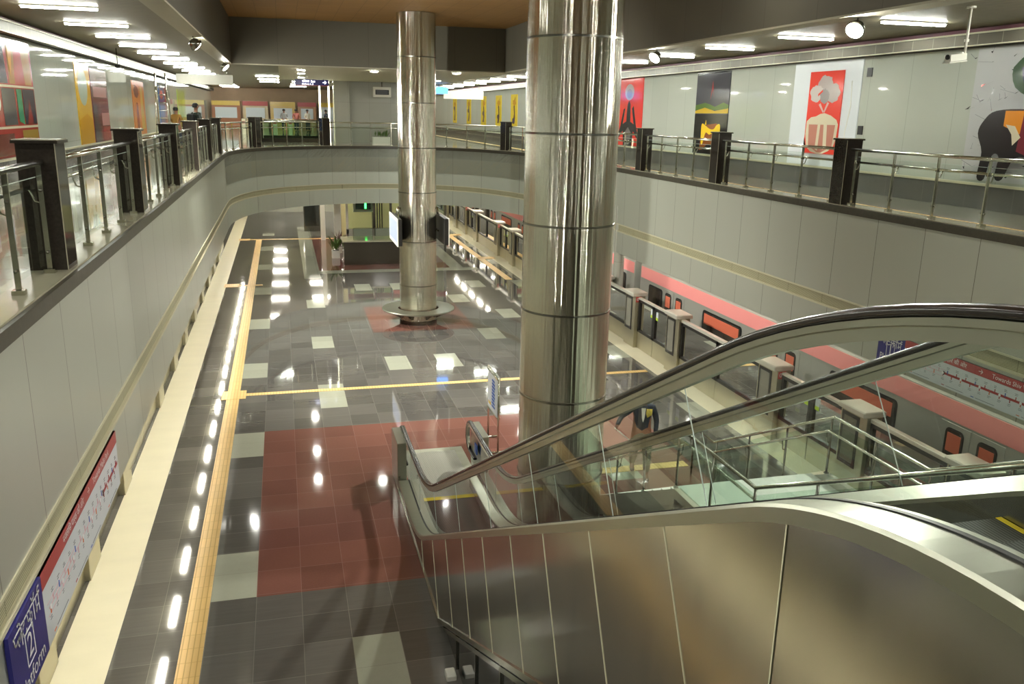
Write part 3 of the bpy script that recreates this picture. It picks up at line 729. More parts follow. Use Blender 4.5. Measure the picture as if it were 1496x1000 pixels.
# glazed partition beneath the escalator
t = thing('glazed_partition', 'dark glazed partition with steel posts under the escalator soffit', 'partition', (1.8, 7, 0))
ys = [9.9, 9.05, 7.97, 6.87, 5.7, 4.5]
for y in ys:
    b = MB(); b.box(1.78, 1.83, y - .025, y + .025, .002, max(.06, low(y) - .03), M['steel_dark']); b.build('post', t)
for a, c in zip(ys[:-1], ys[1:]):
    b = MB(); b.add([(1.8, a - .03, .02), (1.8, c + .03, .02), (1.8, c + .03, low(c) - .1), (1.8, a - .03, max(.04, low(a) - .1))], [(0, 1, 2, 3)], M['dark_glass']); b.build('pane', t)
b = MB()
for a, c in zip(ys[:-1], ys[1:]):
    d = Vector((0, c - a, low(c) - low(a))); b.obox((1.805, (a + c) / 2, (low(a) + low(c)) / 2 - .09), (.03, 0, 0), d / 2, Vector((0, .012, .025)), M['steel'])
b.build('top_rail', t)
b = MB(); b.cbox(1.63, 1.75, 8.82, 9.0, .002, .07, M['white'], .01); tag(b.build('socket_box'), 'small white box on the floor at the foot of the glazed partition', 'box')

# ------------------------------------------------------------------ stairs with landing
T = thing('staircase', 'glass sided staircase with a middle landing beside the escalator', 'stairs', (6.2, 8, 0))
SX0, SX1, ZL = 4.95, 7.4, 1.66
flights = [(13.1, 0., 9.8, ZL), (7.9, ZL, 1.07, 5.05)]
for y0, z0, y1, z1 in flights:
    n = round((z1 - z0) / .151); dy = (y1 - y0) / n; dz = (z1 - z0) / n
    for k in range(n):
        b = MB(); b.cbox(SX0 + .1, SX1 - .1, y0 + (k + 1) * dy - .02, y0 + k * dy + .02, max(.002, z0 + k * dz - .12), z0 + (k + 1) * dz, M['stair'], .004); b.build('step', T)
b = MB(); b.cbox(SX0, SX1, 7.9, 9.8, ZL - .3, ZL, M['stair'], .01); b.build('landing', T)
for x in (SX0, SX1 - .1):
    b = MB(); b.prism([(13.4, .002), (13.1, .16), (9.8, ZL + .12), (7.9, ZL + .12), (1.0, 5.12), (1.0, 4.7), (7.9, ZL - .35), (9.8, ZL - .35), (12.7, .002)], 'X', x, x + .1, M['pale_stone']); b.build('stringer', T)
b = MB(); b.box(SX0 + .2, SX1 - .2, 8.4, 8.8, .002, ZL - .3, M['greywall']); b.build('support_wall', T)
def sz(y):
    if y > 13.1: return 0
    if y > 9.8: return (13.1 - y) * ZL / 3.3
    if y > 7.9: return ZL
    return ZL + (7.9 - y) * (5.05 - ZL) / 6.83
RP = [(13.9, .0), (13.1, .0), (9.8, ZL), (7.9, ZL), (1.1, 5.05)]
for x, sg in ((SX0 + .05, 1), (SX1 - .05, -1)):
    for off, dz, r in ((0, .98, .024), (.07 * sg, .78, .02)):
        p = [(x + off, y, z + dz) for y, z in RP]
        b = MB(); b.tube(p, r, M['steel'], 12); b.build('handrail', T)
    ys = [13.9, 13.0, 11.95, 10.9, 9.85, 8.9, 7.9, 6.8, 5.7, 4.6, 3.5, 2.4, 1.2]
    for y in ys:
        z = sz(y); b = MB(); b.tube([(x, y, z + (.0 if y < 13 else .002)), (x, y, z + .98)], .017, M['steel_dark'], 8)
        b.tube([(x, y, z + .6), (x + .05 * sg, y, z + .62), (x + .07 * sg, y, z + .77)], .009, M['steel_dark'], 6); b.lathe(x, y, [(.035, z + .13), (.035, z + .15)], M['steel_dark'], 10)
        b.build('baluster', T)
    for a, c in zip(ys[:-1], ys[1:]):
        b = MB(); b.add([(x, a - .03, sz(a) + .16), (x, c + .03, sz(c) + .16), (x, c + .03, sz(c) + .9), (x, a - .03, sz(a) + .9)], [(0, 1, 2, 3)], M['green_glass']); b.build('glass_panel', T)

# ------------------------------------------------------------------ platform screen doors
EDGE = [3.9, 9.55, 15.2, 22.9, 28.5, 34.3, 40.0, 47.7, 53.4]
NUM = {3.9: '08', 9.55: '07', 15.2: '06', 22.9: '05', 28.5: '04', 34.3: '03', 40.0: '02', 47.7: '01', 53.4: '00'}
def psd_row(sgn, X, side_name):
    """sgn=+1: right side, face towards -X"""
    def bx(b, d0, d1, y0, y1, z0, z1, m, c=None):
        a, e = sorted((X + sgn * d0, X + sgn * d1))
        (b.cbox(a, e, y0, y1, z0, z1, m, c) if c else b.box(a, e, y0, y1, z0, z1, m))
    G = 'screen door posts along the %s platform edge' % side_name
    for i, e in enumerate(EDGE):
        for j, (y0, y1) in enumerate(((e, e + .75), (e - 2.95, e - 2.2))):
            if side_name == 'left' and e > 41: continue
            w = '%s screen door pair at the %s platform edge' % (ORD[i], side_name)
            t = thing('screen_door_post', ('silver capped cabinet, %s side of the ' % ('far' if j == 0 else 'near')) + w, 'cabinet', (X, y0, 0), G)
            b = MB(); bx(b, -.12, .2, y0, y1, .002, 1.56, M['psd'], .008); b.build('body', t)
            b = MB(); bx(b, -.2, .27, y0 - .005, y1 + .005, 1.56, 1.66, M['cap'], .02); b.build('cap', t)
            b = MB(); bx(b, -.128, -.12, y0 + .2, y1 - .05, .5, 1.5, M['blackframe']); b.build('window_frame', t)
            b = MB(); bx(b, -.132, -.128, y0 + .27, y1 - .12, .58, 1.43, M['post_glass']); b.build('window', t)
            if j == 0:
                b = MB(); b.box(X - .1 if sgn > 0 else X - .1, X + .08 if sgn > 0 else X + .1, y0 - .008, y0 - .001, 1.38, 1.54, M['red_plate'])
                pl = b.build('number_plate', t)
                text(NUM[e], .13, M['letter'], t, (X - .01, y0 - .011, 1.46), (1, 0, 0), (0, 0, 1), 'number')
    for i, e in enumerate(EDGE):
        if side_name == 'left' and e > 41: continue
        for j, (y0, y1) in enumerate(((e - 2.2, e - 1.1), (e - 1.1, e))):
            t = thing('screen_door_leaf', '%s leaf of the %s screen door pair at the %s platform edge' % (('near', 'far')[j], ORD[i], side_name), 'door', (X, y0, 0), 'screen door leaves along the %s platform edge' % side_name)
            b = MB(); bx(b, 0, .06, y0 + .01, y1 - .01, .004, .5, M['psd'], .004); b.build('kick_panel', t)
            b = MB()
            bx(b, -.01, .07, y0 + .01, y0 + .09, .5, 1.46, M['blackframe']); bx(b, -.01, .07, y1 - .09, y1 - .01, .5, 1.46, M['blackframe'])
            bx(b, -.01, .07, y0 + .01, y1 - .01, .5, .57, M['blackframe']); bx(b, -.01, .07, y0 + .01, y1 - .01, 1.4, 1.48, M['blackframe']); b.build('frame', t)
            b = MB(); bx(b, -.02, .08, y0 + .01, y1 - .01, 1.48, 1.53, M['cap'], .006); b.build('top_rail', t)
            b = MB(); xx = X + sgn * .03; b.add([(xx, y0 + .09, .57), (xx, y1 - .09, .57), (xx, y1 - .09, 1.4), (xx, y0 + .09, 1.4)], [(0, 1, 2, 3)], M['screen_glass']); b.build('pane', t)
            yy = y1 - .24 if j == 0 else y0 + .12
            b = MB(); bx(b, .022, .028, yy, yy + .14, 1.12, 1.36, M['signwhite']); bx(b, .019, .022, yy, yy + .14, 1.12, 1.2, mat_lime()); b.build('sticker', t)
    segs = [(EDGE[i] + .75, EDGE[i + 1] - 2.95) for i in range(len(EDGE) - 1)] + [(54.15, 60)]
    for i, (y0, y1) in enumerate(segs):
        if side_name == 'left' and y0 > 41: continue
        n = max(1, round((y1 - y0) / 1.95)); w = (y1 - y0) / n
        for k in range(n):
            a, c = y0 + k * w, y0 + (k + 1) * w
            t = thing('fixed_screen_panel', 'fixed glazed panel beyond the %s screen door pair at the %s platform edge%s' % (ORD[i], side_name, '' if n == 1 else ((', nearer half', ', farther half', ', farthest part')[k])), 'screen panel', (X, a, 0), 'fixed screen panels along the %s platform edge' % side_name)
            b = MB(); bx(b, -.04, .04, a + .005, c - .005, .003, .5, M['psd'], .004); b.build('kick_panel', t)
            b = MB(); bx(b, -.05, .03, a + .01, a + .08, .5, 1.46, M['blackframe']); bx(b, -.05, .03, c - .08, c - .01, .5, 1.46, M['blackframe'])
            bx(b, -.05, .03, a + .01, c - .01, .5, .57, M['blackframe']); bx(b, -.05, .03, a + .01, c - .01, 1.4, 1.48, M['blackframe']); b.build('frame', t)
            b = MB(); bx(b, -.06, .06, a + .005, c - .005, 1.48, 1.55, M['cap'], .008); b.build('top_rail', t)
            b = MB(); xx = X - sgn * .01; b.add([(xx, a + .08, .57), (xx, c - .08, .57), (xx, c - .08, 1.4), (xx, a + .08, 1.4)], [(0, 1, 2, 3)], M['screen_glass']); b.build('pane', t)
_l = []
def mat_lime():
    if not _l: _l.append(mat('lime_sticker', (190, 220, 60), .5))
    return _l[0]
psd_row(1, 9.98, 'right'); psd_row(-1, -3.1, 'left')
b = MB(); b.lathe(10.45, 25.8, [(.17, -1.1), (.17, 3.9)], M['greywall'], 24); tag(b.build('support_column'), 'slim grey round column between the screen doors and the train', 'column')

# ------------------------------------------------------------------ train
TX = 10.9
def train_car(y0, label, doors):
    t = thing('train_car', label, 'train', (TX, y0, -1.1), 'cars of the silver and pink train')
    L_ = 22.3; y1 = y0 + L_
    prof = [(TX + .1, -.9), (TX, -.6), (TX, 2.12), (TX + .12, 2.5), (TX + .45, 2.8), (TX + 1.45, 2.9), (TX + 2.45, 2.8), (TX + 2.78, 2.5), (TX + 2.9, 2.12), (TX + 2.9, -.6), (TX + 2.8, -.9)]
    b = MB(); b.prism(prof[::-1], 'Y', y0, y1, M['train']); b.build('body', t)
    for z0, z1, nm in ((1.74, 2.1, 'pink_band'), (.05, .42, 'lower_pink_band')):
        b = MB(); b.box(TX - .006, TX - .001, y0 + .05, y1 - .05, z0, z1, M['train_pink']); b.build(nm, t)
    b = MB()
    for yy in (y0 + 3, y1 - 3):
        for q in (-.6, .6): b.lathe(0, 0, [(0, 0), (0, 0)], M['black'], 3) if False else b.box(TX + .3, TX + 2.6, yy + q - .35, yy + q + .35, -1.1, -.85, M['black'])
    b.build('bogie', t)
    ds = [d for d in doors if y0 < d < y1]
    for d in ds:
        for s in (-1, 1):
            c = d + s * .36
            b = MB(); b.cbox(TX - .012, TX - .001, c - .34, c + .34, -.02, 1.7, M['train'], .004); dl = b.build('door_leaf', t)
            b = MB(); rounded(b, TX - .02, c, .21, .72, 1.62, M['black']); rounded(b, TX - .026, c, .18, .76, 1.58, M['train_dark']); w = b.build('door_window', dl, loc=(0, 0, 0))
            b = MB(); b.box(TX - .031, TX - .027, c - .16, c + .15, 1.2, 1.53, M['train_orange']); b.build('painted_window_glow', dl, loc=(0, 0, 0))  # orange light from inside, painted as a flat panel on the door window
    ws = [(a + c) / 2 for a, c in zip(ds[:-1], ds[1:])]
    for c in ws:
        b = MB(); rounded(b, TX - .014, c, 1.05, .72, 1.64, M['black']); rounded(b, TX - .02, c, .99, .77, 1.59, M['train_dark']); w = b.build('window', t)
        b = MB(); b.box(TX - .026, TX - .022, c - .93, c + .93, 1.28, 1.56, M['train_orange']); b.build('painted_window_glow', w, loc=(0, 0, 0))  # same painted interior light across the wide windows
    for c in (y0 + 1.2, y1 - 1.2):
        b = MB(); rounded(b, TX - .014, c, .5, .72, 1.64, M['black']); rounded(b, TX - .02, c, .45, .77, 1.59, M['train_dark']); b.build('window', t)
def rounded(b, x, c, hw, z0, z1, m, r=.1):
    pts = []
    for cx, cz, a0 in ((c + hw - r, z0 + r, -PI / 2), (c + hw - r, z1 - r, 0), (c - hw + r, z1 - r, PI / 2), (c - hw + r, z0 + r, PI)):
        for k in range(5): a = a0 + PI / 2 * k / 4; pts.append((cx + r * math.cos(a), cz + r * math.sin(a)))
    b.prism(pts, 'X', x, x + .012, m)
train_car(2.7, 'nearest silver train car with pink band at the right platform', [5.25, 10.95, 16.7, 22.5])
train_car(25.5, 'second silver train car with pink band, partly behind the big column', [28.2, 33.85, 39.5, 45.2])
train_car(48.1, 'farthest silver train car at the right platform', [50.8, 56.4, 62.1, 67.7])

# ------------------------------------------------------------------ platform signs on the fascia
def psign(x, face, ya, yb, z0, z1, num, hin, eng, cat_label, thick0, blue1):
    """panel facing +X (face=1) or -X (face=-1); ya is the reading start"""
    t = thing('platform_sign', cat_label, 'sign', (x, (ya + yb) / 2, (z0 + z1) / 2))
    rd = Vector((0, face, 0)); up = Vector((0, 0, 1)); n = Vector((face, 0, 0))
    def pan(u0, u1, v0, v1, m, d, nm, b=None):
        own = b is None; b = b or MB(); a, e = sorted((u0, u1)); xx0, xx1 = sorted((x, x + face * d)); b.box(xx0, xx1, a, e, v0, v1, m)
        if own: return b.build(nm, t)
    bl1 = ya + face * blue1
    pan(ya, bl1, z0, z1, M['blue'], .03, 'blue_panel'); pan(bl1 + face * .005, yb, z0, z1, M['signwhite'], .026, 'map_panel')
    pan(bl1 + face * .005, yb, z1 - .14, z1, M['signred'], .03, 'red_header')
    xf = x + face * .033; mid = (ya + bl1) / 2; H_ = z1 - z0
    hindi_platform(t, Vector((xf, mid, z1 - .215)), rd, up, abs(blue1) * .8)
    text('Platform', .17, M['letter'], t, (xf, mid, z0 + .1), rd, up, 'lettering', width=abs(blue1) * .74)
    text(num, .27, M['letter'], t, (xf, mid, (z0 + z1) / 2), rd, up, 'number')
    b = MB(); q = .105
    for a0, a1, v0, v1 in ((-q, q, .125, .133), (-q, q, -.133, -.125), (-q, -q + .008, -.133, .133), (q - .008, q, -.133, .133)):
        pan(mid + a0, mid + a1, (z0 + z1) / 2 + v0, (z0 + z1) / 2 + v1, M['letter'], .034, '', b)
    b.build('number_frame', t)
    L_ = abs(yb - bl1); hc = bl1 + face * L_ * .5; zz = z1 - .07
    text(hin, .1, M['letter'], t, (xf, hc - face * .5, zz), rd, up, 'lettering'); text('→', .12, M['letter'], t, (xf, hc + face * .13, zz), rd, up, 'arrow'); text(eng, .1, M['letter'], t, (xf, hc + face * .75, zz), rd, up, 'lettering')
    # route line with station ticks
    b = MB(); rnd = random.Random(3)
    zl = lambda u: (z0 + z1) / 2 - .04
    def at_(u): return bl1 + face * (u * L_)
    thin = MB()
    for u0, u1, dz in ((.03, .32, .05), (.03, .32, -.06), (.05, .3, 0)): pan(at_(u0), at_(u1), zl(0) + dz - .003, zl(0) + dz + .003, M['palered'], .028, '', b)
    pan(at_(.04), at_(.98), zl(0) - .004, zl(0) + .004, M['palered'], .0285, '', b); pan(at_(thick0), at_(.98), zl(0) - .018, zl(0) + .018, M['darkred'], .029, '', b)
    pan(at_(thick0), at_(thick0 + .01), zl(0) - .03, zl(0) + .03, M['blackframe'], .031, '', b)
    k = 0; u = .05
    while u < .97:
        m = (M['darkred'] if u > thick0 else M['palered']) if k % 3 else (M['lineblue'] if k % 2 else M['lineorange'])
        s = 1 if k % 2 else -1
        pan(at_(u), at_(u + .004), zl(0), zl(0) + s * .06 if s > 0 else zl(0), m, .031, '', b) if s > 0 else pan(at_(u), at_(u + .004), zl(0) - .06, zl(0), m, .031, '', b)
        for r_ in range(2): pan(at_(u - .007), at_(u + .005 + rnd.random() * .01), zl(0) + s * (.085 + r_ * .022) - .003, zl(0) + s * (.085 + r_ * .022) + .003, M['ink'], .028, '', b)
        if k % 4 == 0:
            cy = at_(u + .002); ring = [(cy + .022 * math.cos(a * PI / 6), zl(0) + .022 * math.sin(a * PI / 6)) for a in range(12)]
            b.prism(ring, 'X', *sorted((x + face * .031, x + face * .033)), M['letter'])
        u += .031; k += 1
    for j, u in enumerate((.06, .3, .5, .78)):
        pan(at_(u), at_(u + .02), z0 + .03, z0 + .042, (M['lineorange'], M['darkred'], M['lineblue'], M['lineorange'])[j], .028, '', b); pan(at_(u + .03), at_(u + .15), z0 + .033, z0 + .039, M['ink'], .028, '', b)
    b.build('route_line', t)
psign(XL + .002, 1, 5.88, 10.0, 2.44, 3.09, '2', 'मजलिस पार्क की ओर', 'Towards Majlis Park', 'long Platform 2 sign with route map on the left fascia', .72, .85)
psign(XR - .002, -1, 12.75, 8.9, 2.5, 3.04, '1', 'शिव विहार की ओर', 'Towards Shiv Vihar', 'long Platform sign with route map on the right fascia seen through the escalator glass', .3, .68)

# ------------------------------------------------------------------ lights
def fixture(x, y, z, lx, ly, m, label, group):
    t = thing('tube_light', label, 'ceiling light', (x, y, z), group)
    b = MB(); b.cbox(x - lx - .02, x + lx + .02, y - ly - .02, y + ly + .02, z + .02, z + .05, M['white'], .005); b.build('housing', t)
    b = MB(); b.cbox(x - lx, x + lx, y - ly, y + ly, z - .015, z + .02, m, .005); b.build('diffuser', t)
for i in range(21):
    y = 8.1 + 3.42 * i; fixture(-3.85, y, 8.40, .64, .042, M['tube'], '%s tube light from the camera on the left walkway ceiling' % ORD[i], 'tube lights over the left walkway')
for i in range(21):
    y = 7.3 + 3.4 * i; fixture(11.2, y, 8.40, .66, .042, M['tube'], '%s tube light from the camera on the right walkway ceiling' % ORD[i], 'tube lights over the right walkway')
for i in range(24):
    y = 1.2 + 2.27 * i + .5; fixture(-2.72, y + .0, 3.85, .06, .55, M['ptube'], '%s platform tube light behind the left fascia' % ORD[i], 'tube lights over the left platform edge')
for i in range(24):
    y = 1.2 + 2.27 * i + .5; fixture(10.62, y, 3.85, .06, .55, M['ptube'], '%s platform tube light behind the right fascia' % ORD[i], 'tube lights over the right platform edge')
for j, (x, y) in enumerate([(-.5 + 2.3 * a, 45.5 + 4.5 * k) for k in range(6) for a in range(5)]):
    fixture(x, y, 3.85, .5, .08, M['ptube'], 'ceiling lamp in the %s row, %s from the left, over the far platform hall' % (ORD[j // 5], ORD[j % 5]), 'ceiling lights in the far platform hall')
for j, (x, y) in enumerate([(-.6, 50), (-.6, 55), (-.6, 60), (1.4, 58), (1.4, 64), (1.4, 70), (9.0, 50), (9.0, 56)]):
    fixture(x, y, 8.40, .6, .08, M['tube'], '%s ceiling light over the far concourse hall' % ORD[j], 'ceiling lights in the far concourse hall')

def lamp(x, y, z, d, e, label, col=(1, .99, .9), size=.24, cone=2.2):
    t = thing('flood_light', label, 'spotlight', (x, y, z), 'floodlights on the bulkhead edge')
    d = Vector(d).normalized(); a = d.orthogonal().normalized(); c = d.cross(a); p = Vector((x, y, z))
    b = MB(); b.tube([p - d * .14, p - d * .12, p], [.05, .09, size / 2 + .02], M['steel_dark'], 20, cap=True); b.build('housing', t)
    b = MB(); b.tube([p + d * .001, p + d * .012], [size / 2, size / 2], M['flood'], 20); b.build('lamp_face', t)
    b = MB(); b.tube([p - d * .1, p - d * .08 + Vector((0, 0, .16))], .012, M['steel_dark'], 8); b.build('bracket', t)
    li = bpy.data.lights.new('flood_beam', 'SPOT'); li.energy = e * 2.6; li.spot_size = cone; li.spot_blend = .6; li.shadow_soft_size = .12; li.color = col
    lo = bpy.data.objects.new('flood_beam', li); COL.objects.link(lo); lo.parent = t; lo.location = d * .04
    lo.rotation_mode = 'QUATERNION'; lo.rotation_quaternion = (-d).to_track_quat('Z', 'Y')
lamp(-1.62, 19.75, 7.93, (.75, .55, -.7), 520, 'nearer silver spotlight under the left bulkhead')
lamp(-1.62, 29.9, 7.93, (.75, -.15, -.8), 520, 'farther silver spotlight under the left bulkhead', cone=1.75)
lamp(8.0, 11.3, 7.93, (-.75, -.45, -.75), 110, 'brightest floodlight under the right bulkhead, nearer the camera')
lamp(8.0, 18.3, 7.93, (-.75, -.3, -.75), 330, 'bright floodlight under the right bulkhead, beside the big column')
lamp(-1.62, 3.0, 7.93, (.6, .5, -.8), 60, 'spotlight under the left bulkhead above the camera')
lamp(8.0, 3.0, 7.93, (-.6, .5, -.8), 60, 'spotlight under the right bulkhead above the camera')
for j, (x, y) in enumerate([(.8, 33.6), (.87, 36.7), (.97, 41.3), (3.38, 32.9), (6.34, 32.4), (7.0, 40.3)]):
    t = thing('downlight', 'round downlight %s in the soffit beyond the atrium' % ('nearest of the left three', 'middle of the left three', 'farthest of the left three', 'above the grey wall', 'right of the far column', 'small one deep right of the far column')[j], 'ceiling light', (x, y, 8.1), 'downlights of the far soffit')
    b = MB(); b.lathe(x, y, [(.15, 8.085), (.17, 8.1), (.17, 8.119)], M['white'], 20); b.build('trim_ring', t)
    b = MB(); b.lathe(x, y, [(.13, 8.07), (.135, 8.084)], M['down'], 20); b.build('lamp_face', t)

for j, (x, y) in enumerate([(.6, 2), (5.7, 2), (.6, 7.5), (5.7, 7.5), (.6, 13), (6.6, 13)]):  # fill lamps added out of view to brighten the atrium and escalator
    t = thing('downlight', '%s added fill downlight in the high brown ceiling over the escalator' % ORD[j], 'ceiling light', (x, y, 9.58), 'added fill downlights of the atrium ceiling')
    b = MB(); b.lathe(x, y, [(.24, 9.55), (.26, 9.58)], M['white'], 24); b.build('trim_ring', t)
    b = MB(); b.lathe(x, y, [(.2, 9.535), (.21, 9.55)], M['fill_down'], 24); b.build('lamp_face', t)

# ------------------------------------------------------------------ murals
def mural(x, face, y0, y1, z0, z1, m, label, shapes, border=None):
    """shapes: (material, [(u,v)...]) with u 0..1 left to right as seen, v 0..1 upwards"""
    t = thing('mural', label, 'mural', (x, (y0 + y1) / 2, z0))
    a, e = sorted((x, x + face * .02)); b = MB(); b.box(a, e, y0, y1, z0, z1, m); b.build('panel', t)
    b = MB()
    for k, (mm, pts) in enumerate(shapes):
        def Y_(u): return (y0 + (y1 - y0) * u) if face > 0 else (y1 - (y1 - y0) * u)
        xx = x + face * (.0205 + .0006 * (k + 1))
        b.add([(xx, Y_(u), z0 + (z1 - z0) * v) for u, v in pts], [tuple(range(len(pts)))], mm)
    if shapes: b.build('painting', t)
    return t
def C(rgb, _c={}):
    if rgb not in _c: _c[rgb] = mat('paint_%d_%d_%d' % rgb, rgb, .12)
    return _c[rgb]
def soft(pts, n=4):
    p = list(pts); L_ = len(p); out = []
    for i in range(L_):
        q = [Vector(p[(i + j - 1) % L_]) for j in range(4)]
        for j in range(n):
            t_ = j / n; v = .5 * (2 * q[1] + (q[2] - q[0]) * t_ + (2 * q[0] - 5 * q[1] + 4 * q[2] - q[3]) * t_ ** 2 + (3 * q[1] - q[0] - 3 * q[2] + q[3]) * t_ ** 3)
            out.append((min(1, max(0, v.x)), min(1, max(0, v.y))))
    return out
def ell(cx, cy, rx, ry, n=24, wob=0., seed=1):
    r = random.Random(seed); return [(cx + rx * math.cos(2 * PI * k / n) * (1 + wob * (r.random() - .5)), cy + ry * math.sin(2 * PI * k / n) * (1 + wob * (r.random() - .5))) for k in range(n)]
red, grey, cream, dk, yel, grn, brn = (226, 70, 56), (176, 164, 160), (214, 204, 176), (44, 40, 42), (232, 196, 40), (84, 110, 50), (134, 76, 34)
W = 13.18
mural(W, -1, 30.95, 33.6, 5.57, 8.1, C((222, 62, 50)), 'red mural with a dark thin figure on the right wall beside the big column',
      [(C(grey), ell(.5, .8, .17, .12)), (C((150, 140, 150)), ell(.5, .78, .1, .07)), (C(dk), [(.42, .35), (.58, .35), (.56, .62), (.5, .68), (.44, .62)]), (C(dk), [(.1, .14), (.2, .3), (.4, .36), (.6, .36), (.8, .3), (.9, .14), (.84, .12), (.7, .22), (.66, 0), (.34, 0), (.3, .22), (.16, .12)]),
       (C(dk), [(.2, .3), (.3, .55), (.36, .56), (.28, .3)]), (C(dk), [(.8, .3), (.68, .6), (.62, .56), (.72, .3)]), (C((110, 104, 100)), [(.42, .02), (.58, .02), (.62, .2), (.5, .28), (.38, .2)])])
mural(W, -1, 24.35, 26.55, 5.57, 8.08, C((46, 46, 52)), 'black mural with a yellow bull shape and a green horizon band on the right wall',
      [(C((66, 66, 74)), [(0, .42), (1, .42), (1, .98), (0, .98)]), (C(grn), [(0, .6), (.3, .63), (.45, .61), (.6, .58), (.85, .63), (1, .6), (1, .54), (0, .54)]), (C((196, 164, 44)), [(0, .53), (.3, .57), (.6, .53), (1, .56), (1, .5), (0, .5)]),
       (C((36, 34, 34)), [(0, 0), (1, 0), (1, .49), (0, .49)]), (C(brn), [(.2, .04), (.26, .3), (.4, .36), (.7, .38), (.8, .3), (.74, .1), (.66, .05), (.62, .12), (.45, .12), (.3, .05)]), (C(yel), soft([(.24, .36), (.36, .35), (.5, .31), (.62, .31), (.7, .36), (.8, .36), (.8, .2), (.76, .12), (.71, .18), (.66, .27), (.5, .24), (.38, .26), (.3, .12), (.25, .14)])),
       (C(yel), [(.34, .36), (.37, .42), (.39, .36)]), (C((150, 60, 60)), [(.45, .66), (.5, .9), (.56, .68), (.52, .8)])])
mural(W, -1, 18.1, 20.9, 5.56, 8.08, M['signwhite'], 'pale glass panel carrying the red flower mural on the right wall', [])
mural(W - .022, -1, 18.75, 20.15, 5.85, 7.86, C(red), 'red mural of pale blossoms above a cream block on the right wall',
      [(C(cream), soft([(.03, .4), (.3, .46), (.55, .5), (.92, .42), (.97, .3), (.9, .1), (.6, .01), (.4, .01), (.08, .08)], 2)), (C((188, 130, 112)), [(.1, .36), (.9, .36), (.86, .1), (.55, .02), (.42, .02), (.14, .1)]), (C(cream), [(.3, .46), (.6, .4), (.62, .36), (.2, .38)]), (C(cream), [(.38, .36), (.46, .36), (.44, .04), (.36, .06)]), (C(cream), [(.56, .36), (.66, .36), (.7, .08), (.6, .06)]),
       (C(grey), ell(.5, .84, .22, .11, wob=.25, seed=4)), (C((196, 186, 182)), ell(.25, .74, .2, .1, wob=.25, seed=5)), (C(grey), ell(.74, .74, .2, .11, wob=.25, seed=6)), (C((150, 142, 140)), ell(.5, .7, .14, .09, wob=.3, seed=7)), (C(red), [(.3, .73), (.42, .78), (.44, .76), (.3, .7)]), (C((214, 170, 160)), [(.35, .6), (.5, .5), (.52, .52), (.4, .62)]), (C((214, 170, 160)), [(.66, .62), (.54, .5), (.52, .52), (.6, .63)]), (C(dk), [(-.0, -.0), (.06, 0), (.06, .1), (0, .2)])])
# horse and rider style mural at the right border
r = random.Random(5); sh = []
for k in range(150):
    u = r.random() * .95 + .02; v = r.random() * .95 + .02; s_ = .008 + .022 * r.random()
    sh.append((C(dk) if r.random() < .92 else C((190, 50, 50)), [(u, v), (u + s_ * (r.random()), v + s_ * .9), (u - s_ * r.random() * .6, v + s_ * (r.random() - .2))]))
    a_ = r.random() * PI; l_ = .03 + .06 * r.random(); dx_, dy_ = math.cos(a_) * l_, math.sin(a_) * l_
    sh.append((C((120, 122, 128)), [(u, v), (u + dx_, v + dy_), (u + dx_ + .0015, v + dy_ + .002), (u + .0015, v + .002)]))
sh += [(C((52, 80, 52)), ell(.37, .79, .17, .19, wob=.04)), (C((40, 50, 70)), ell(.38, .79, .14, .16, wob=.1)), (C(dk), soft([(.11, .46), (.16, .53), (.3, .54), (.5, .5), (.75, .52), (.82, .4), (.78, .2), (.75, .02), (.71, .03), (.7, .2), (.62, .16), (.42, .16), (.4, .03), (.36, .03), (.35, .17), (.27, .19), (.23, .03), (.195, .04), (.2, .19), (.17, .2), (.15, .02), (.115, .03), (.12, .22), (.09, .36)])),
       (C((222, 142, 44)), [(.2, .53), (.3, .53), (.42, .52), (.48, .5), (.46, .3), (.38, .28), (.2, .42)]), (C((120, 50, 60)), [(.28, .52), (.33, .52), (.33, .2), (.27, .24)]), (C(cream), [(.21, .43), (.25, .42), (.28, .34), (.25, .28), (.24, .36)]), (C((222, 142, 44)), ell(.44, .6, .055, .055)), (C(cream), [(.42, .54), (.5, .54), (.52, .4), (.44, .36)]), (C((180, 120, 36)), [(.45, .36), (.55, .36), (.55, .2), (.44, .22)])]
mural(W, -1, 9.2, 14.6, 5.6, 8.08, mat('matt_white_canvas', (184, 186, 186), .4), 'white crackled mural with a dark cow, orange cloth and green leaf at the right edge', sh)
for i, y in enumerate((49.1, 52.9, 57.1, 61.9, 67.2)):
    mural(W, -1, y, y + 1.5, 5.95, 7.8, C((222, 196, 60)), '%s narrow yellow mural along the far right wall' % ORD[i],
          [(C((120, 96, 60)), [(.3, .1), (.5, .4), (.4, .7), (.7, .95), (.62, .6), (.7, .3), (.6, .1)]), (C((70, 60, 80)), ell(.45, .2 + .1 * i, .2, .08, wob=.4, seed=i)), (C((196, 150, 50)), ell(.55, .75, .25, .1, wob=.5, seed=i + 9))])
# small black plates and a dangling cable on the right wall
for y, z, w in ((17.85, 7.77, 'upper'), (17.95, 6.47, 'lower')):
    b = MB(); b.box(W - .02, W - .001, y - .09, y + .09, z - .1, z + .1, M['black']); tag(b.build('junction_plate'), '%s small black plate on the pale right wall' % w, 'wall plate', 'black plates on the right wall')
b = MB(); b.tube([(W - .02, 18.45, 7.6), (W - .02, 18.4, 7.0), (W - .02, 18.52, 6.4), (W - .02, 18.5, 5.6)], .012, M['white'], 6); tag(b.build('hanging_cable'), 'thin white cable hanging down the pale right wall', 'cable')
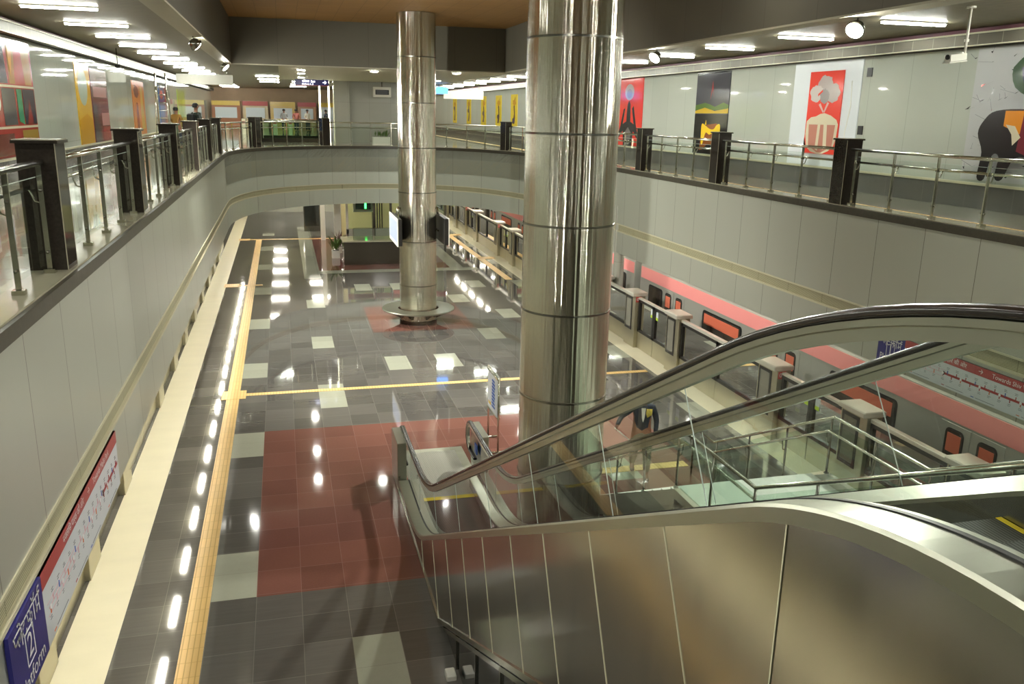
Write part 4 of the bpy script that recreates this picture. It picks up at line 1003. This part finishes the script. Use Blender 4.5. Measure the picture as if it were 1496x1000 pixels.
# left wall
WL = -5.68
mural(WL, 1, 16.6, 23.4, 5.56, 8.05, C((156, 54, 46)), 'patchwork mural of red, black and gold panels at the left border of the view',
      [(C((196, 170, 90)), [(.02, .62), (.42, .62), (.42, .98), (.02, .98)]), (C((170, 120, 60)), [(.72, .62), (.98, .62), (.98, .98), (.72, .98)]), (C((170, 60, 44)), [(.78, .62), (.9, .62), (.88, .9), (.8, .98)]), (C((50, 44, 60)), [(.58, .62), (.7, .62), (.68, .98), (.6, .98)]), (C(cream), [(.0, .59), (1, .59), (1, .61), (0, .61)]), (C(cream), [(.0, .24), (1, .24), (1, .26), (0, .26)]),
       (C((50, 48, 54)), [(.62, .27), (.76, .27), (.76, .58), (.62, .58)]), (C((200, 196, 190)), ell(.5, .46, .1, .12)), (C((40, 130, 90)), [(.78, .3), (.84, .27), (.84, .58), (.78, .58)]), (C((40, 40, 60)), [(.85, .27), (.99, .27), (.99, .58), (.85, .58)]), (C((150, 50, 46)), [(.88, .27), (.95, .27), (.92, .5)]), (C((160, 130, 60)), [(.8, .02), (.99, .02), (.99, .22), (.8, .22)]), (C((110, 60, 50)), [(.1, .02), (.7, .02), (.7, .2), (.1, .2)]), (C((212, 150, 60)), [(.74, .66), (.78, .96), (.72, .96)])])
mural(WL, 1, 28.0, 29.95, 5.56, 7.88, C((222, 178, 50)), 'yellow mural with a pale green oval on the left wall', [(C((184, 200, 178)), ell(.45, .72, .32, .24)), (C((212, 160, 40)), [(.0, 0), (1, 0), (1, .3), (.6, .38), (0, .3)])])
mural(WL, 1, 30.05, 32.7, 5.56, 7.8, C((120, 52, 60)), 'maroon mural on the left wall right beside the yellow one', [(C((128, 104, 106)), [(0, .6), (1, .6), (1, 1), (0, 1)]), (C((196, 150, 150)), [(.1, .62), (.9, .62), (.9, .76), (.1, .76)]), (C((160, 40, 50)), [(.5, 0), (1, 0), (1, .2), (.5, .2)]), (C((190, 130, 130)), [(.5, .22), (.98, .22), (.98, .4), (.5, .4)]), (C((60, 60, 70)), [(.02, 0), (.4, 0), (.3, .5), (.04, .56)])])
mural(WL, 1, 38.0, 41.1, 5.56, 7.7, C((214, 130, 66)), 'orange patterned mural on the left wall beside the ladder', [(C((150, 80, 60)), ell(.3, .8, .2, .12, wob=.3)), (C((220, 176, 90)), [(.6, .1), (.9, .1), (.8, .9), (.65, .9)]), (C((170, 60, 50)), [(.2, .1), (.45, .1), (.4, .6), (.25, .6)])])
mural(WL, 1, 46, 49, 5.56, 7.7, C((60, 104, 170)), 'blue mural on the left wall behind the two standing men', [(C((190, 70, 70)), [(.6, 0), (1, 0), (1, 1), (.7, 1)]), (C((216, 120, 110)), ell(.3, .8, .2, .1))])
mural(WL, 1, 54, 58, 5.56, 7.7, C((168, 186, 70)), 'lime green mural farther down the left wall', [(C((110, 150, 60)), [(.3, 0), (.6, 0), (.5, 1), (.35, 1)])])

# ------------------------------------------------------------------ overhead signs, cameras
def hang_sign(x0, x1, y, z0, z1, m, label, lit=None, zt=8.12):
    t = thing('hanging_sign', label, 'sign', ((x0 + x1) / 2, y, z0))
    b = MB(); b.cbox(x0, x1, y - .06, y + .06, z0, z1, m, .01); b.build('panel', t)
    for x in (x0 + .25, x1 - .25):
        b = MB(); b.tube([(x, y, z1), (x, y, zt)], .012, M['steel_dark'], 6); b.build('hanger_rod', t)
    return t
t = hang_sign(.72, 2.28, 43.2, 7.8, 8.08, M['blue'], 'dark blue illuminated direction sign with white arrow over the far balcony')
text('निकास  Exit', .13, M['sign_lit'], t, (1.35, 43.13, 7.99), (1, 0, 0), (0, 0, 1)); text('Platform 1, 2', .1, M['sign_lit'], t, (1.3, 43.13, 7.87), (1, 0, 0), (0, 0, 1)); text('→', .24, M['sign_lit'], t, (2.08, 43.13, 7.95), (1, 0, 0), (0, 0, 1), 'arrow')
b = MB(); b.box(.72, 2.28, 43.13, 43.139, 7.795, 7.82, M['signred']); b.build('red_edge', t)
t = hang_sign(7.62, 8.35, 45, 7.62, 7.95, emit('blue_lit_panel', (70, 140, 235), 1.6), 'small bright blue hanging sign seen right of the far column', zt=8.45)
t = hang_sign(9.4, 11.8, 52, 7.5, 7.95, M['white'], 'blank white hanging board over the right walkway', zt=8.45)
t = hang_sign(-4.6, -2.1, 44.0, 7.75, 8.2, M['white'], 'blank pale hanging board over the left walkway', zt=8.45)
t = thing('departure_display', 'white framed display hanging in front of the grey wall', 'screen', (5.0, 45.2, 7.4))
b = MB(); b.cbox(4.55, 5.45, 45.0, 45.2, 7.38, 7.88, M['white'], .02); b.build('housing', t)
b = MB(); b.box(4.66, 5.34, 44.98, 44.999, 7.5, 7.74, M['blackframe']); b.build('screen', t)
b = MB()
for z in (7.56, 7.62, 7.68): b.box(4.72, 5.28, 44.972, 44.98, z - .012, z + .012, M['ink'])
b.build('text_rows', t)
b = MB(); b.tube([(5, 45.1, 7.88), (5, 45.1, 8.45)], .025, M['steel_dark'], 8); b.build('hanger_rod', t)
def cctv(x, y, z, label, yawd, zt=8.45):
    t = thing('security_camera', label, 'security camera', (x, y, z))
    a = math.radians(yawd); d = Vector((math.cos(a), math.sin(a), -.12)).normalized()
    b = MB(); b.tube([(x, y, z), (x, y, zt - .005)], .02, M['white'], 10); b.lathe(x, y, [(.07, zt - .03), (.07, zt)], M['white'], 12); b.lathe(x, y, [(.035, z + .2), (.035, z + .24)], M['white'], 10) if zt > 8.2 else None; b.build('pole', t)
    p = Vector((x, y, z)); n = Vector((-d.y, d.x, 0)).normalized(); u = d.cross(n) * -1
    b = MB(); b.obox(p + d * .22 + u * .02, d * .2, n * .055, u * .05, M['white']); b.obox(p + d * .24 + u * .085, d * .22, n * .065, u * .008, M['white']); b.build('housing', t)
    b = MB(); b.tube([p + d * .421, p + d * .43], .04, M['black'], 12); b.build('lens', t)
    b = MB(); b.tube([p - Vector((0, 0, .0)), p + d * .08 - u * .05], .018, M['white'], 8); b.build('arm', t)
cctv(10.55, 12, 7.72, 'white security camera hanging over the right walkway', 195)
cctv(2.55, 44.2, 7.95, 'small security camera by the grey pillar on the far balcony', 230, 8.12)
b = MB(); b.tube([(-4.9, 30.5, 7.95), (-4.9, 30.5, 8.44)], .015, M['steel_dark'], 8); b.lathe(-4.9, 30.5, [(.02, 7.83), (.07, 7.86), (.09, 7.95)], M['black'], 16); tag(b.build('dome_camera'), 'black dome camera hanging over the left walkway', 'security camera')
# lit strips of the glass corner left of the grey pillar
for x, l in ((1.95, 'left'), (2.4, 'right')):
    b = MB(); b.box(x - .035, x + .035, 45.9, 45.97, ZC + .001, 8.1, M['cove']); tag(b.build('light_strip'), '%s vertical glowing light strip left of the grey pillar' % l, 'light', 'vertical light strips')

# ------------------------------------------------------------------ far concourse things
t = thing('glass_enclosure', 'green tinted glass enclosure round the opening beyond the far balcony', 'railing', (.7, 49, ZC))
for x0, y0, x1, y1 in ((-.95, 47, 2.05, 47), (-.95, 52, 2.05, 52), (-1.2, 47.25, -1.2, 51.75), (2.3, 47.25, 2.3, 51.75)):
    b = MB(); b.add([(x0, y0, ZC + .2), (x1, y1, ZC + .2), (x1, y1, ZC + 1.0), (x0, y0, ZC + 1.0)], [(0, 1, 2, 3)], M['enc_glass']); b.build('glass_panel', t)
    b = MB(); b.tube([(x0, y0, ZC + 1.05), (x1, y1, ZC + 1.05)], .03, M['steel'], 8); b.build('handrail', t)
    b = MB(); b.box(min(x0, x1) - .05, max(x0, x1) + .05, min(y0, y1) - .05, max(y0, y1) + .05, ZC + .001, ZC + .2, M['granite_black']); b.build('plinth', t)
for j, (x, y) in enumerate(((-1.2, 47), (2.3, 47), (-1.2, 52), (2.3, 52))):
    b = MB(); b.cbox(x - .18, x + .18, y - .18, y + .18, ZC + .001, ZC + 1.2, M['granite_black'], .01); tag(b.build('enclosure_post'), 'dark post at the %s corner of the green glass enclosure' % ('near left', 'near right', 'far left', 'far right')[j], 'post', 'dark corner posts of the glass enclosure')
shops = [(-5.4, -3.2, (176, 120, 90), 'brick coloured'), (-3.0, -1.0, (206, 186, 150), 'beige'), (-.8, 1.2, (216, 184, 110), 'yellow orange'), (1.4, 2.9, (184, 140, 110), 'brown'), (3.1, 5.4, (214, 212, 220), 'pale lilac glazed')]
for j, (x0, x1, c, w) in enumerate(shops):
    t = thing('kiosk', w + ' ticket kiosk front at the far end of the concourse', 'kiosk', (x0, 76, ZC))
    b = MB(); b.box(x0, x1, 76, 78, ZC + .001, 7.3, C(c)); b.build('body', t)
    b = MB(); b.box(x0, x1, 75.9, 75.99, 6.95, 7.3, M['signred'] if j % 2 else C((222, 190, 96))); b.build('header', t)
    b = MB(); b.box(x0 + .25, x1 - .25, 75.93, 75.99, 5.95, 6.8, M['signwhite']); b.build('window', t)
for j, (x, y) in enumerate(((-2.4, 62), (-1.4, 62), (-.4, 62), (.6, 62))):
    t = thing('ticket_gate', '%s ticket gate from the left before the kiosks' % ORD[j].replace('nearest', 'first'), 'gate', (x, y, ZC), 'ticket gates in the far hall')
    b = MB(); b.cbox(x - .14, x + .14, y - .8, y + .8, ZC + .001, ZC + 1.0, M['psd'], .02); b.build('body', t)
    b = MB(); b.box(x - .1, x + .1, y - .82, y - .8, ZC + .7, ZC + .85, M['signred']); b.build('reader', t)
# planters
def planter(x, y, z, w, h, label, leafm, tall=.5, n=26, pot=None, seed=1):
    t = thing('potted_plant', label, 'plant', (x, y, z))
    b = MB(); b.cbox(x - w, x + w, y - .2, y + .2, z + .001, z + h, pot or M['white'], .015); b.build('pot', t)
    b = MB(); b.box(x - w + .03, x + w - .03, y - .17, y + .17, z + h, z + h + .01, M['granite_edge']); b.build('soil', t)
    r = random.Random(seed); b = MB()
    for k in range(n):
        a = r.random() * 2 * PI; l = tall * (.6 + .5 * r.random()); px = x + (r.random() - .5) * 1.5 * w; py = y + (r.random() - .5) * .2
        d = Vector((math.cos(a) * .5, math.sin(a) * .5, 1)).normalized(); s = Vector((-math.sin(a), math.cos(a), 0)); p = Vector((px, py, z + h))
        q = [p, p + d * l * .5 + s * .035, p + d * l * .85 + Vector((math.cos(a), math.sin(a), 0)) * l * .2, p + d * l * .5 - s * .035]
        b.add(q, [(0, 1, 2, 3)], leafm); b.add([v + Vector((0, 0, .004)) for v in q], [(3, 2, 1, 0)], leafm)
    b.build('foliage', t)
planter(4.75, 43.6, ZC, .42, .42, 'white planter box with green plants before the grey wall on the balcony', M['leaf'], .45, 30)
planter(2.2, 40.6, 0, .18, .35, 'tall potted plant with green and dark leaves left of the help desk', M['leaf'], .95, 34, seed=3)
planter(2.55, 42.1, 0, .2, .3, 'potted plant with reddish leaves behind the left end of the help desk', M['plum_leaf'], .9, 26, seed=8)

# ------------------------------------------------------------------ help desk
t = thing('help_desk', 'dark granite help desk with glass screens beyond the far column', 'desk', (3.9, 38.9, 0))
b = MB(); b.cbox(2.45, 6.3, 38.5, 39.9, .002, 1.02, M['desk_stone'], .01); b.build('counter', t)
b = MB(); b.cbox(2.38, 6.36, 38.42, 40.0, 1.02, 1.08, M['curb'], .01); b.build('worktop', t)
for x0, x1 in ((2.9, 3.75), (3.85, 4.6)):
    b = MB(); b.add([(x0, 38.75, 1.09), (x1, 38.75, 1.09), (x1, 38.75, 1.6), (x0, 38.75, 1.6)], [(0, 1, 2, 3)], M['green_glass']); b.box(x0 - .02, x0, 38.74, 38.76, 1.08, 1.6, M['steel']); b.box(x1, x1 + .02, 38.74, 38.76, 1.08, 1.6, M['steel']); b.box(x0, x1, 38.745, 38.755, 1.6, 1.62, M['steel']); b.build('screen', t)
b = MB(); b.cbox(4.7, 5.1, 39.0, 39.35, 1.081, 1.32, M['black'], .01); b.cbox(4.7, 5.1, 39.0, 39.35, 1.321, 1.5, M['red_plate'], .02); tag(b.build('donation_box'), 'black and red box standing on the help desk', 'box')
b = MB(); b.box(5.2, 5.75, 39.4, 39.42, 1.5, 2.0, M['signwhite']); b.box(5.2, 5.22, 39.4, 39.42, 1.081, 1.5, M['steel']); b.box(5.73, 5.75, 39.4, 39.42, 1.081, 1.5, M['steel'])
for z in (1.6, 1.7, 1.8, 1.9): b.box(5.27, 5.68, 39.39, 39.399, z - .008, z + .008, M['ink'])
tag(b.build('notice_board'), 'white notice on a frame standing on the help desk', 'sign')
b = MB(); b.cbox(5.25, 5.6, 39.0, 39.05, 1.1, 1.33, M['black'], .01); b.cbox(5.35, 5.5, 38.98, 39.1, 1.081, 1.1, M['black'], .003); tag(b.build('monitor'), 'small dark monitor on the help desk under the white notice', 'monitor')
t = thing('control_booth', 'glass control booth with a red header band behind the help desk', 'booth', (5, 44, 0))
b = MB()
for x in (3.0, 4.35, 5.2, 6.6, 8.0): b.box(x - .06, x + .06, 43.9, 44.02, .002, 3.6, M['steel_dark'] if x > 4 else M['white'])
b.build('frame', t)
b = MB(); b.box(2.95, 8.05, 43.86, 43.9, 2.45, 2.75, M['signred']); b.build('header_band', t)
b = MB(); b.add([(3.0, 43.95, .9), (8.0, 43.95, .9), (8.0, 43.95, 3.6), (3.0, 43.95, 3.6)], [(0, 1, 2, 3)], M['green_glass']); b.build('glazing', t)
b = MB(); b.box(2.95, 8.05, 43.9, 44.0, .002, .9, M['greywall']); b.build('dado', t)
b = MB(); b.box(2.9, 8.1, 47, 47.1, .002, 3.6, C((206, 198, 150))); b.build('back_wall', t)
b = MB()
for x in (4.5, 4.62, 4.75, 4.88, 5.0): b.box(x, x + .06, 46.5, 46.6, .002, 3.6, M['steel_dark'])
b.build('vertical_louvres', t)
for z, w in ((2.95, 'upper'), (1.75, 'lower')):
    t = thing('wall_monitor', '%s silver framed monitor inside the control booth' % w, 'monitor', (3.85, 44.5, z))
    b = MB(); b.cbox(3.35, 4.35, 44.4, 44.5, z - .05, z + .75, M['white'], .02); b.build('housing', t)
    b = MB(); b.box(3.47, 4.23, 44.385, 44.398, z + .08, z + .6, M['dark_glass']); b.build('screen', t)
    if w == 'lower':
        b = MB(); b.box(3.92, 4.02, 44.375, 44.385, z + .12, z + .4, M['green_lit']); b.build('green_light', t)
for x, y, w, l in ((2.55, 44.6, .16, 'white square pillar left of the control booth'), (1.9, 46.5, .12, 'slim white pillar farther left of the control booth')):
    b = MB(); b.cbox(x - w, x + w, y - w, y + w, .002, 3.9, M['white'], .01); tag(b.build('pillar'), l, 'pillar')
b = MB(); b.box(1.0, 1.9, 50, 50.8, .002, 2.9, M['steel_dark']); b.box(1.05, 1.85, 49.98, 50, .3, 2.7, M['dark_glass']); tag(b.build('lift_shaft'), 'grey glazed lift front in the far platform hall', 'lift')

# portable notice stand
t = thing('notice_stand', 'portable notice board on two steel legs at the foot of the escalator', 'sign', (3.95, 16.1, 0))
for y in (15.72, 16.6):
    b = MB(); b.tube([(3.95, y, .02), (3.95, y, 1.62)], .02, M['steel'], 10); b.tube([(3.75, y, .025), (4.15, y, .025)], .02, M['steel'], 8); b.build('leg', t)
b = MB(); b.cbox(3.93, 3.97, 15.74, 16.58, .76, 1.55, M['signwhite'], .005); b.build('board', t)
for z in (.72, 1.55):
    b = MB(); b.cbox(3.915, 3.985, 15.72, 16.6, z, z + .045, M['steel'], .004); b.build('frame_rail', t)
b = MB()
for k in range(9): b.box(3.922, 3.929, 15.95 + .02 * (k % 3), 16.2, .86 + k * .068, .9 + k * .068, M['lineblue'])
b.box(3.922, 3.929, 16.3, 16.5, .84, .9, C((222, 190, 96))); b.build('printed_text', t)

# ladder
t = thing('step_ladder', 'tall aluminium ladder standing by the left wall near two men', 'ladder', (-4.6, 38, ZC))
for x, y0, y1 in ((-4.85, 37.7, 38.1), (-4.35, 37.7, 38.1), (-4.85, 38.9, 38.2), (-4.35, 38.9, 38.2)):
    b = MB(); b.tube([(x, y0, ZC + .01), (x + .06 * (1 if x < -4.6 else -1), y1, 8.0)], .03, M['steel'], 6); b.build('rail', t)
for k in range(9):
    f = (k + 1) / 10; b = MB(); b.tube([(-4.85 + .06 * f, 37.7 + .4 * f, ZC + .3 * (k + 1)), (-4.35 - .06 * f, 37.7 + .4 * f, ZC + .3 * (k + 1))], .018, M['steel'], 6); b.build('rung', t)

# ------------------------------------------------------------------ people
def skinned(name, chains, m, parent, sub=1, loc=None):
    """chains: list of [(x,y,z,r)...]; equal points are welded"""
    idx = {}; vs = []; rs = []; es = []
    for ch in chains:
        prev = None
        for x, y, z, r in ch:
            k = (round(x, 4), round(y, 4), round(z, 4))
            if k not in idx: idx[k] = len(vs); vs.append((x, y, z)); rs.append(r)
            if prev is not None and prev != idx[k]: es.append((prev, idx[k]))
            prev = idx[k]
    me = bpy.data.meshes.new(name); me.from_pydata(vs, es, []); o = bpy.data.objects.new(name, me); COL.objects.link(o)
    sk = o.modifiers.new('skin', 'SKIN')
    if not me.skin_vertices: raise RuntimeError('no skin layer')
    for i, r in enumerate(rs):
        d = me.skin_vertices[0].data[i]; d.radius = (r, r) if not isinstance(r, tuple) else r; d.use_root = (i == 0)
    ss = o.modifiers.new('sub', 'SUBSURF'); ss.levels = sub; ss.render_levels = sub
    dg = bpy.context.evaluated_depsgraph_get(); bpy.context.view_layer.update()
    m2 = bpy.data.meshes.new_from_object(o.evaluated_get(bpy.context.evaluated_depsgraph_get()))
    bpy.data.objects.remove(o)
    m2.materials.clear(); m2.materials.append(m); m2.polygons.foreach_set('use_smooth', [True] * len(m2.polygons))
    n = bpy.data.objects.new(name, m2); COL.objects.link(n); n.parent = parent
    return n

def person(label, loc, ang, top, trousers, pose='walk', h=1.7, hairm=None, cap=False, bag=None):
    """local frame: faces -Y, right hand at -X"""
    P = thing('person', label, 'person', loc); P['_o'] = (0, 0, 0); P.rotation_euler = (0, 0, ang); P.scale = (h / 1.7 * 1.15, h / 1.7 * 1.05, h / 1.7)
    hip = .88; st = .16 if pose == 'walk' else .0
    lh = [(.0, 0, hip + .03, .12), (.09, 0, hip - .04, .095), (.1, -st * .6 - .02, .5, .065), (.1, -st * 1.1, .09, .042), (.1, -st * 1.1 - .16, .035, .035)]
    rh = [(.0, 0, hip + .03, .12), (-.09, 0, hip - .04, .095), (-.1, st * .3 - .03, .5, .065), (-.1, st * 1.7, .1 + st * .2, .042), (-.1, st * 1.7 - .15, .035, .035)]
    spine = [(0, 0, hip + .03, .12), (0, .01, 1.12, .115), (0, .01, 1.32, .12), (0, .01, 1.43, .06), (0, 0, 1.52, .05), (0, -.01, 1.6, .085), (0, -.01, 1.66, .07)]
    def armc(s, el, ha):
        return [(0, .01, 1.32, .12), (s * .16, .01, 1.37, .06), (s * .2, el[1] * .5, (1.37 + el[2]) / 2 + .02, .046), el + (.038,), ha + (.026,)]
    if pose == 'walk': elL, haL, elR, haR = (.24, .03, 1.1), (.22, -.06, .86), (-.34, .0, 1.16), (-.42, -.16, 1.02)
    elif pose == 'reach': elL, haL, elR, haR = (.28, -.1, 1.12), (.3, -.3, 1.3), (-.24, -.02, 1.1), (-.2, -.1, .88)
    else: elL, haL, elR, haR = (.24, .03, 1.1), (.12, -.14, .98), (-.24, .03, 1.1), (-.12, -.14, .98)
    aL, aR = armc(1, elL, haL), armc(-1, elR, haR)
    def fingers(ha, s):
        out = []
        x, y, z = ha
        for k in range(4): out.append([(x, y, z, .026), (x + .0 + s * .004, y - .018 + .013 * k, z - .05, .011), (x - s * .004, y - .022 + .014 * k, z - .085 + .005 * abs(k - 1.4), .008)])
        out.append([(x, y, z, .026), (x - s * .02, y - .035, z - .03, .01), (x - s * .025, y - .045, z - .055, .008)])
        return out
    skinned('body', [spine, lh, rh, aL, aR] + fingers(haL, 1) + fingers(haR, -1), M['skin'], P)
    g = 1.24
    sc = lambda ch, a, b_: [(x, y, z, r * g) for x, y, z, r in ch[a:b_]]
    skinned('shirt', [[(0, 0, .86, .15)] + sc(spine, 1, 4)] + [sc(aL, 0, 4) + [(haL[0] * .9 + elL[0] * .1, haL[1] * .9 + elL[1] * .1, haL[2] * .9 + elL[2] * .1, .036)], sc(aR, 0, 4) + [(haR[0] * .9 + elR[0] * .1, haR[1] * .9 + elR[1] * .1, haR[2] * .9 + elR[2] * .1, .036)]], top, P)
    skinned('trousers', [[(0, 0, hip + .06, .135), (0, 0, hip + .03, .14)] + sc(lh, 1, 3) + [(lh[3][0], lh[3][1], .13, .058)], [(0, 0, hip + .03, .14)] + sc(rh, 1, 3) + [(rh[3][0], rh[3][1], .14, .058)]], trousers, P)
    for ch in (lh, rh):
        x, y = ch[3][0], ch[3][1]; skinned('shoe', [[(x, y + .03, .05, .048), (x, y - .06, .048, .046), (x, y - .17, .04, .038)]], M['leather'], P)
    b = MB(); b.lathe(0, .012, [(.02, 1.735), (.06, 1.725), (.088, 1.69), (.098, 1.64), (.095, 1.6), (.09, 1.58)], hairm or M['hair'], 16); o = b.build('hair', P, loc=(0, 0, 0))
    # face: nose, ears, eyes, mouth
    b = MB(); b.obox((0, -.1, 1.605), (.011, 0, 0), (0, .018, 0), (0, .006, .02), M['skin'])
    for s in (-1, 1): b.obox((s * .088, 0, 1.61), (.008, 0, 0), (0, .018, 0), (0, 0, .028), M['skin']); b.obox((s * .03, -.088, 1.63), (.012, 0, 0), (0, .006, 0), (0, 0, .005), M['hair'])
    b.obox((0, -.087, 1.565), (.02, 0, 0), (0, .006, 0), (0, 0, .004), M['darkred']); b.build('face_features', P, loc=(0, 0, 0))
    return P, haR
G, ha = person('person in a dark navy uniform jacket walking by the stair foot holding a white stick', (6.35, 14.1, 0), math.radians(-18), M['navy'], M['khaki'], 'walk', 1.72)
b = MB(); b.prism([(-.035, 1.4), (.035, 1.4), (.02, 1.2), (0, 1.12), (-.02, 1.2)], 'Y', -.158, -.15, M['white']); b.build('white_collar', G, loc=(0, 0, 0))
b = MB()
for k in range(5): b.tube([(.06 + .018 * k, -.13, 1.38), (.05 + .02 * k, -.165, 1.3), (.07 + .012 * k, -.15, 1.22 + .01 * k)], .009, C((214, 196, 90)), 6)
b.build('yellow_cord', G, loc=(0, 0, 0))
b = MB(); b.lathe(0, .005, [(.09, 1.68), (.105, 1.7), (.12, 1.74), (.1, 1.765), (.02, 1.77)], M['navy'], 20); b.obox((0, -.11, 1.688), (.07, 0, 0), (0, .04, -.008), (0, 0, .004), M['black']); b.build('peaked_cap', G, loc=(0, 0, 0))
b = MB(); hx, hy, hz = ha; b.tube([(hx - .03, hy + .0, hz - .02), (hx + .28, hy - .16, hz - .26)], .012, M['white'], 8); b.build('white_stick', G, loc=(0, 0, 0))
person('person in a mustard patterned shirt raising a hand by the ladder on the left walkway', (-4.0, 37.2, ZC), math.radians(150), C((150, 110, 50)), M['navy'], 'reach', 1.62)
Pm, _ = person('person in a dark jacket with a backpack standing on the left walkway', (-2.9, 33.2, ZC), math.radians(130), C((44, 52, 46)), M['navy'], 'stand', 1.76)
b = MB(); b.cbox(-.15, .15, .12, .28, 1.02, 1.38, M['black'], .04); b.build('backpack', Pm, loc=(0, 0, 0))
for j, (x, c, w) in enumerate(((.25, (170, 170, 168), 'pale grey'), (1.15, (206, 120, 110), 'salmon pink'), (2.0, (222, 216, 200), 'white'), (3.4, (60, 66, 84), 'dark blue'))):
    person('distant person in a %s top before the kiosks' % w, (x, 70, ZC), math.radians(20 * j), C(c), M['navy'], 'stand', 1.66)

# ------------------------------------------------------------------ world and view
w = bpy.data.worlds.new('world'); S.world = w; w.use_nodes = True
w.node_tree.nodes['Background'].inputs[0].default_value = (.9, .95, .85, 1); w.node_tree.nodes['Background'].inputs[1].default_value = .02
S.view_settings.view_transform = 'Standard'; S.view_settings.look = 'None'; S.view_settings.gamma = 1; S.view_settings.exposure = 1.74
S.view_settings.use_curve_mapping = False
cy = S.cycles
cy.use_denoising = True; cy.max_bounces = 10; cy.diffuse_bounces = 4; cy.glossy_bounces = 5; cy.transmission_bounces = 4; cy.transparent_max_bounces = 24
cy.sample_clamp_indirect = 6; cy.caustics_reflective = False; cy.caustics_refractive = False
for o in list(bpy.data.objects):
    if '_o' in o: del o['_o']
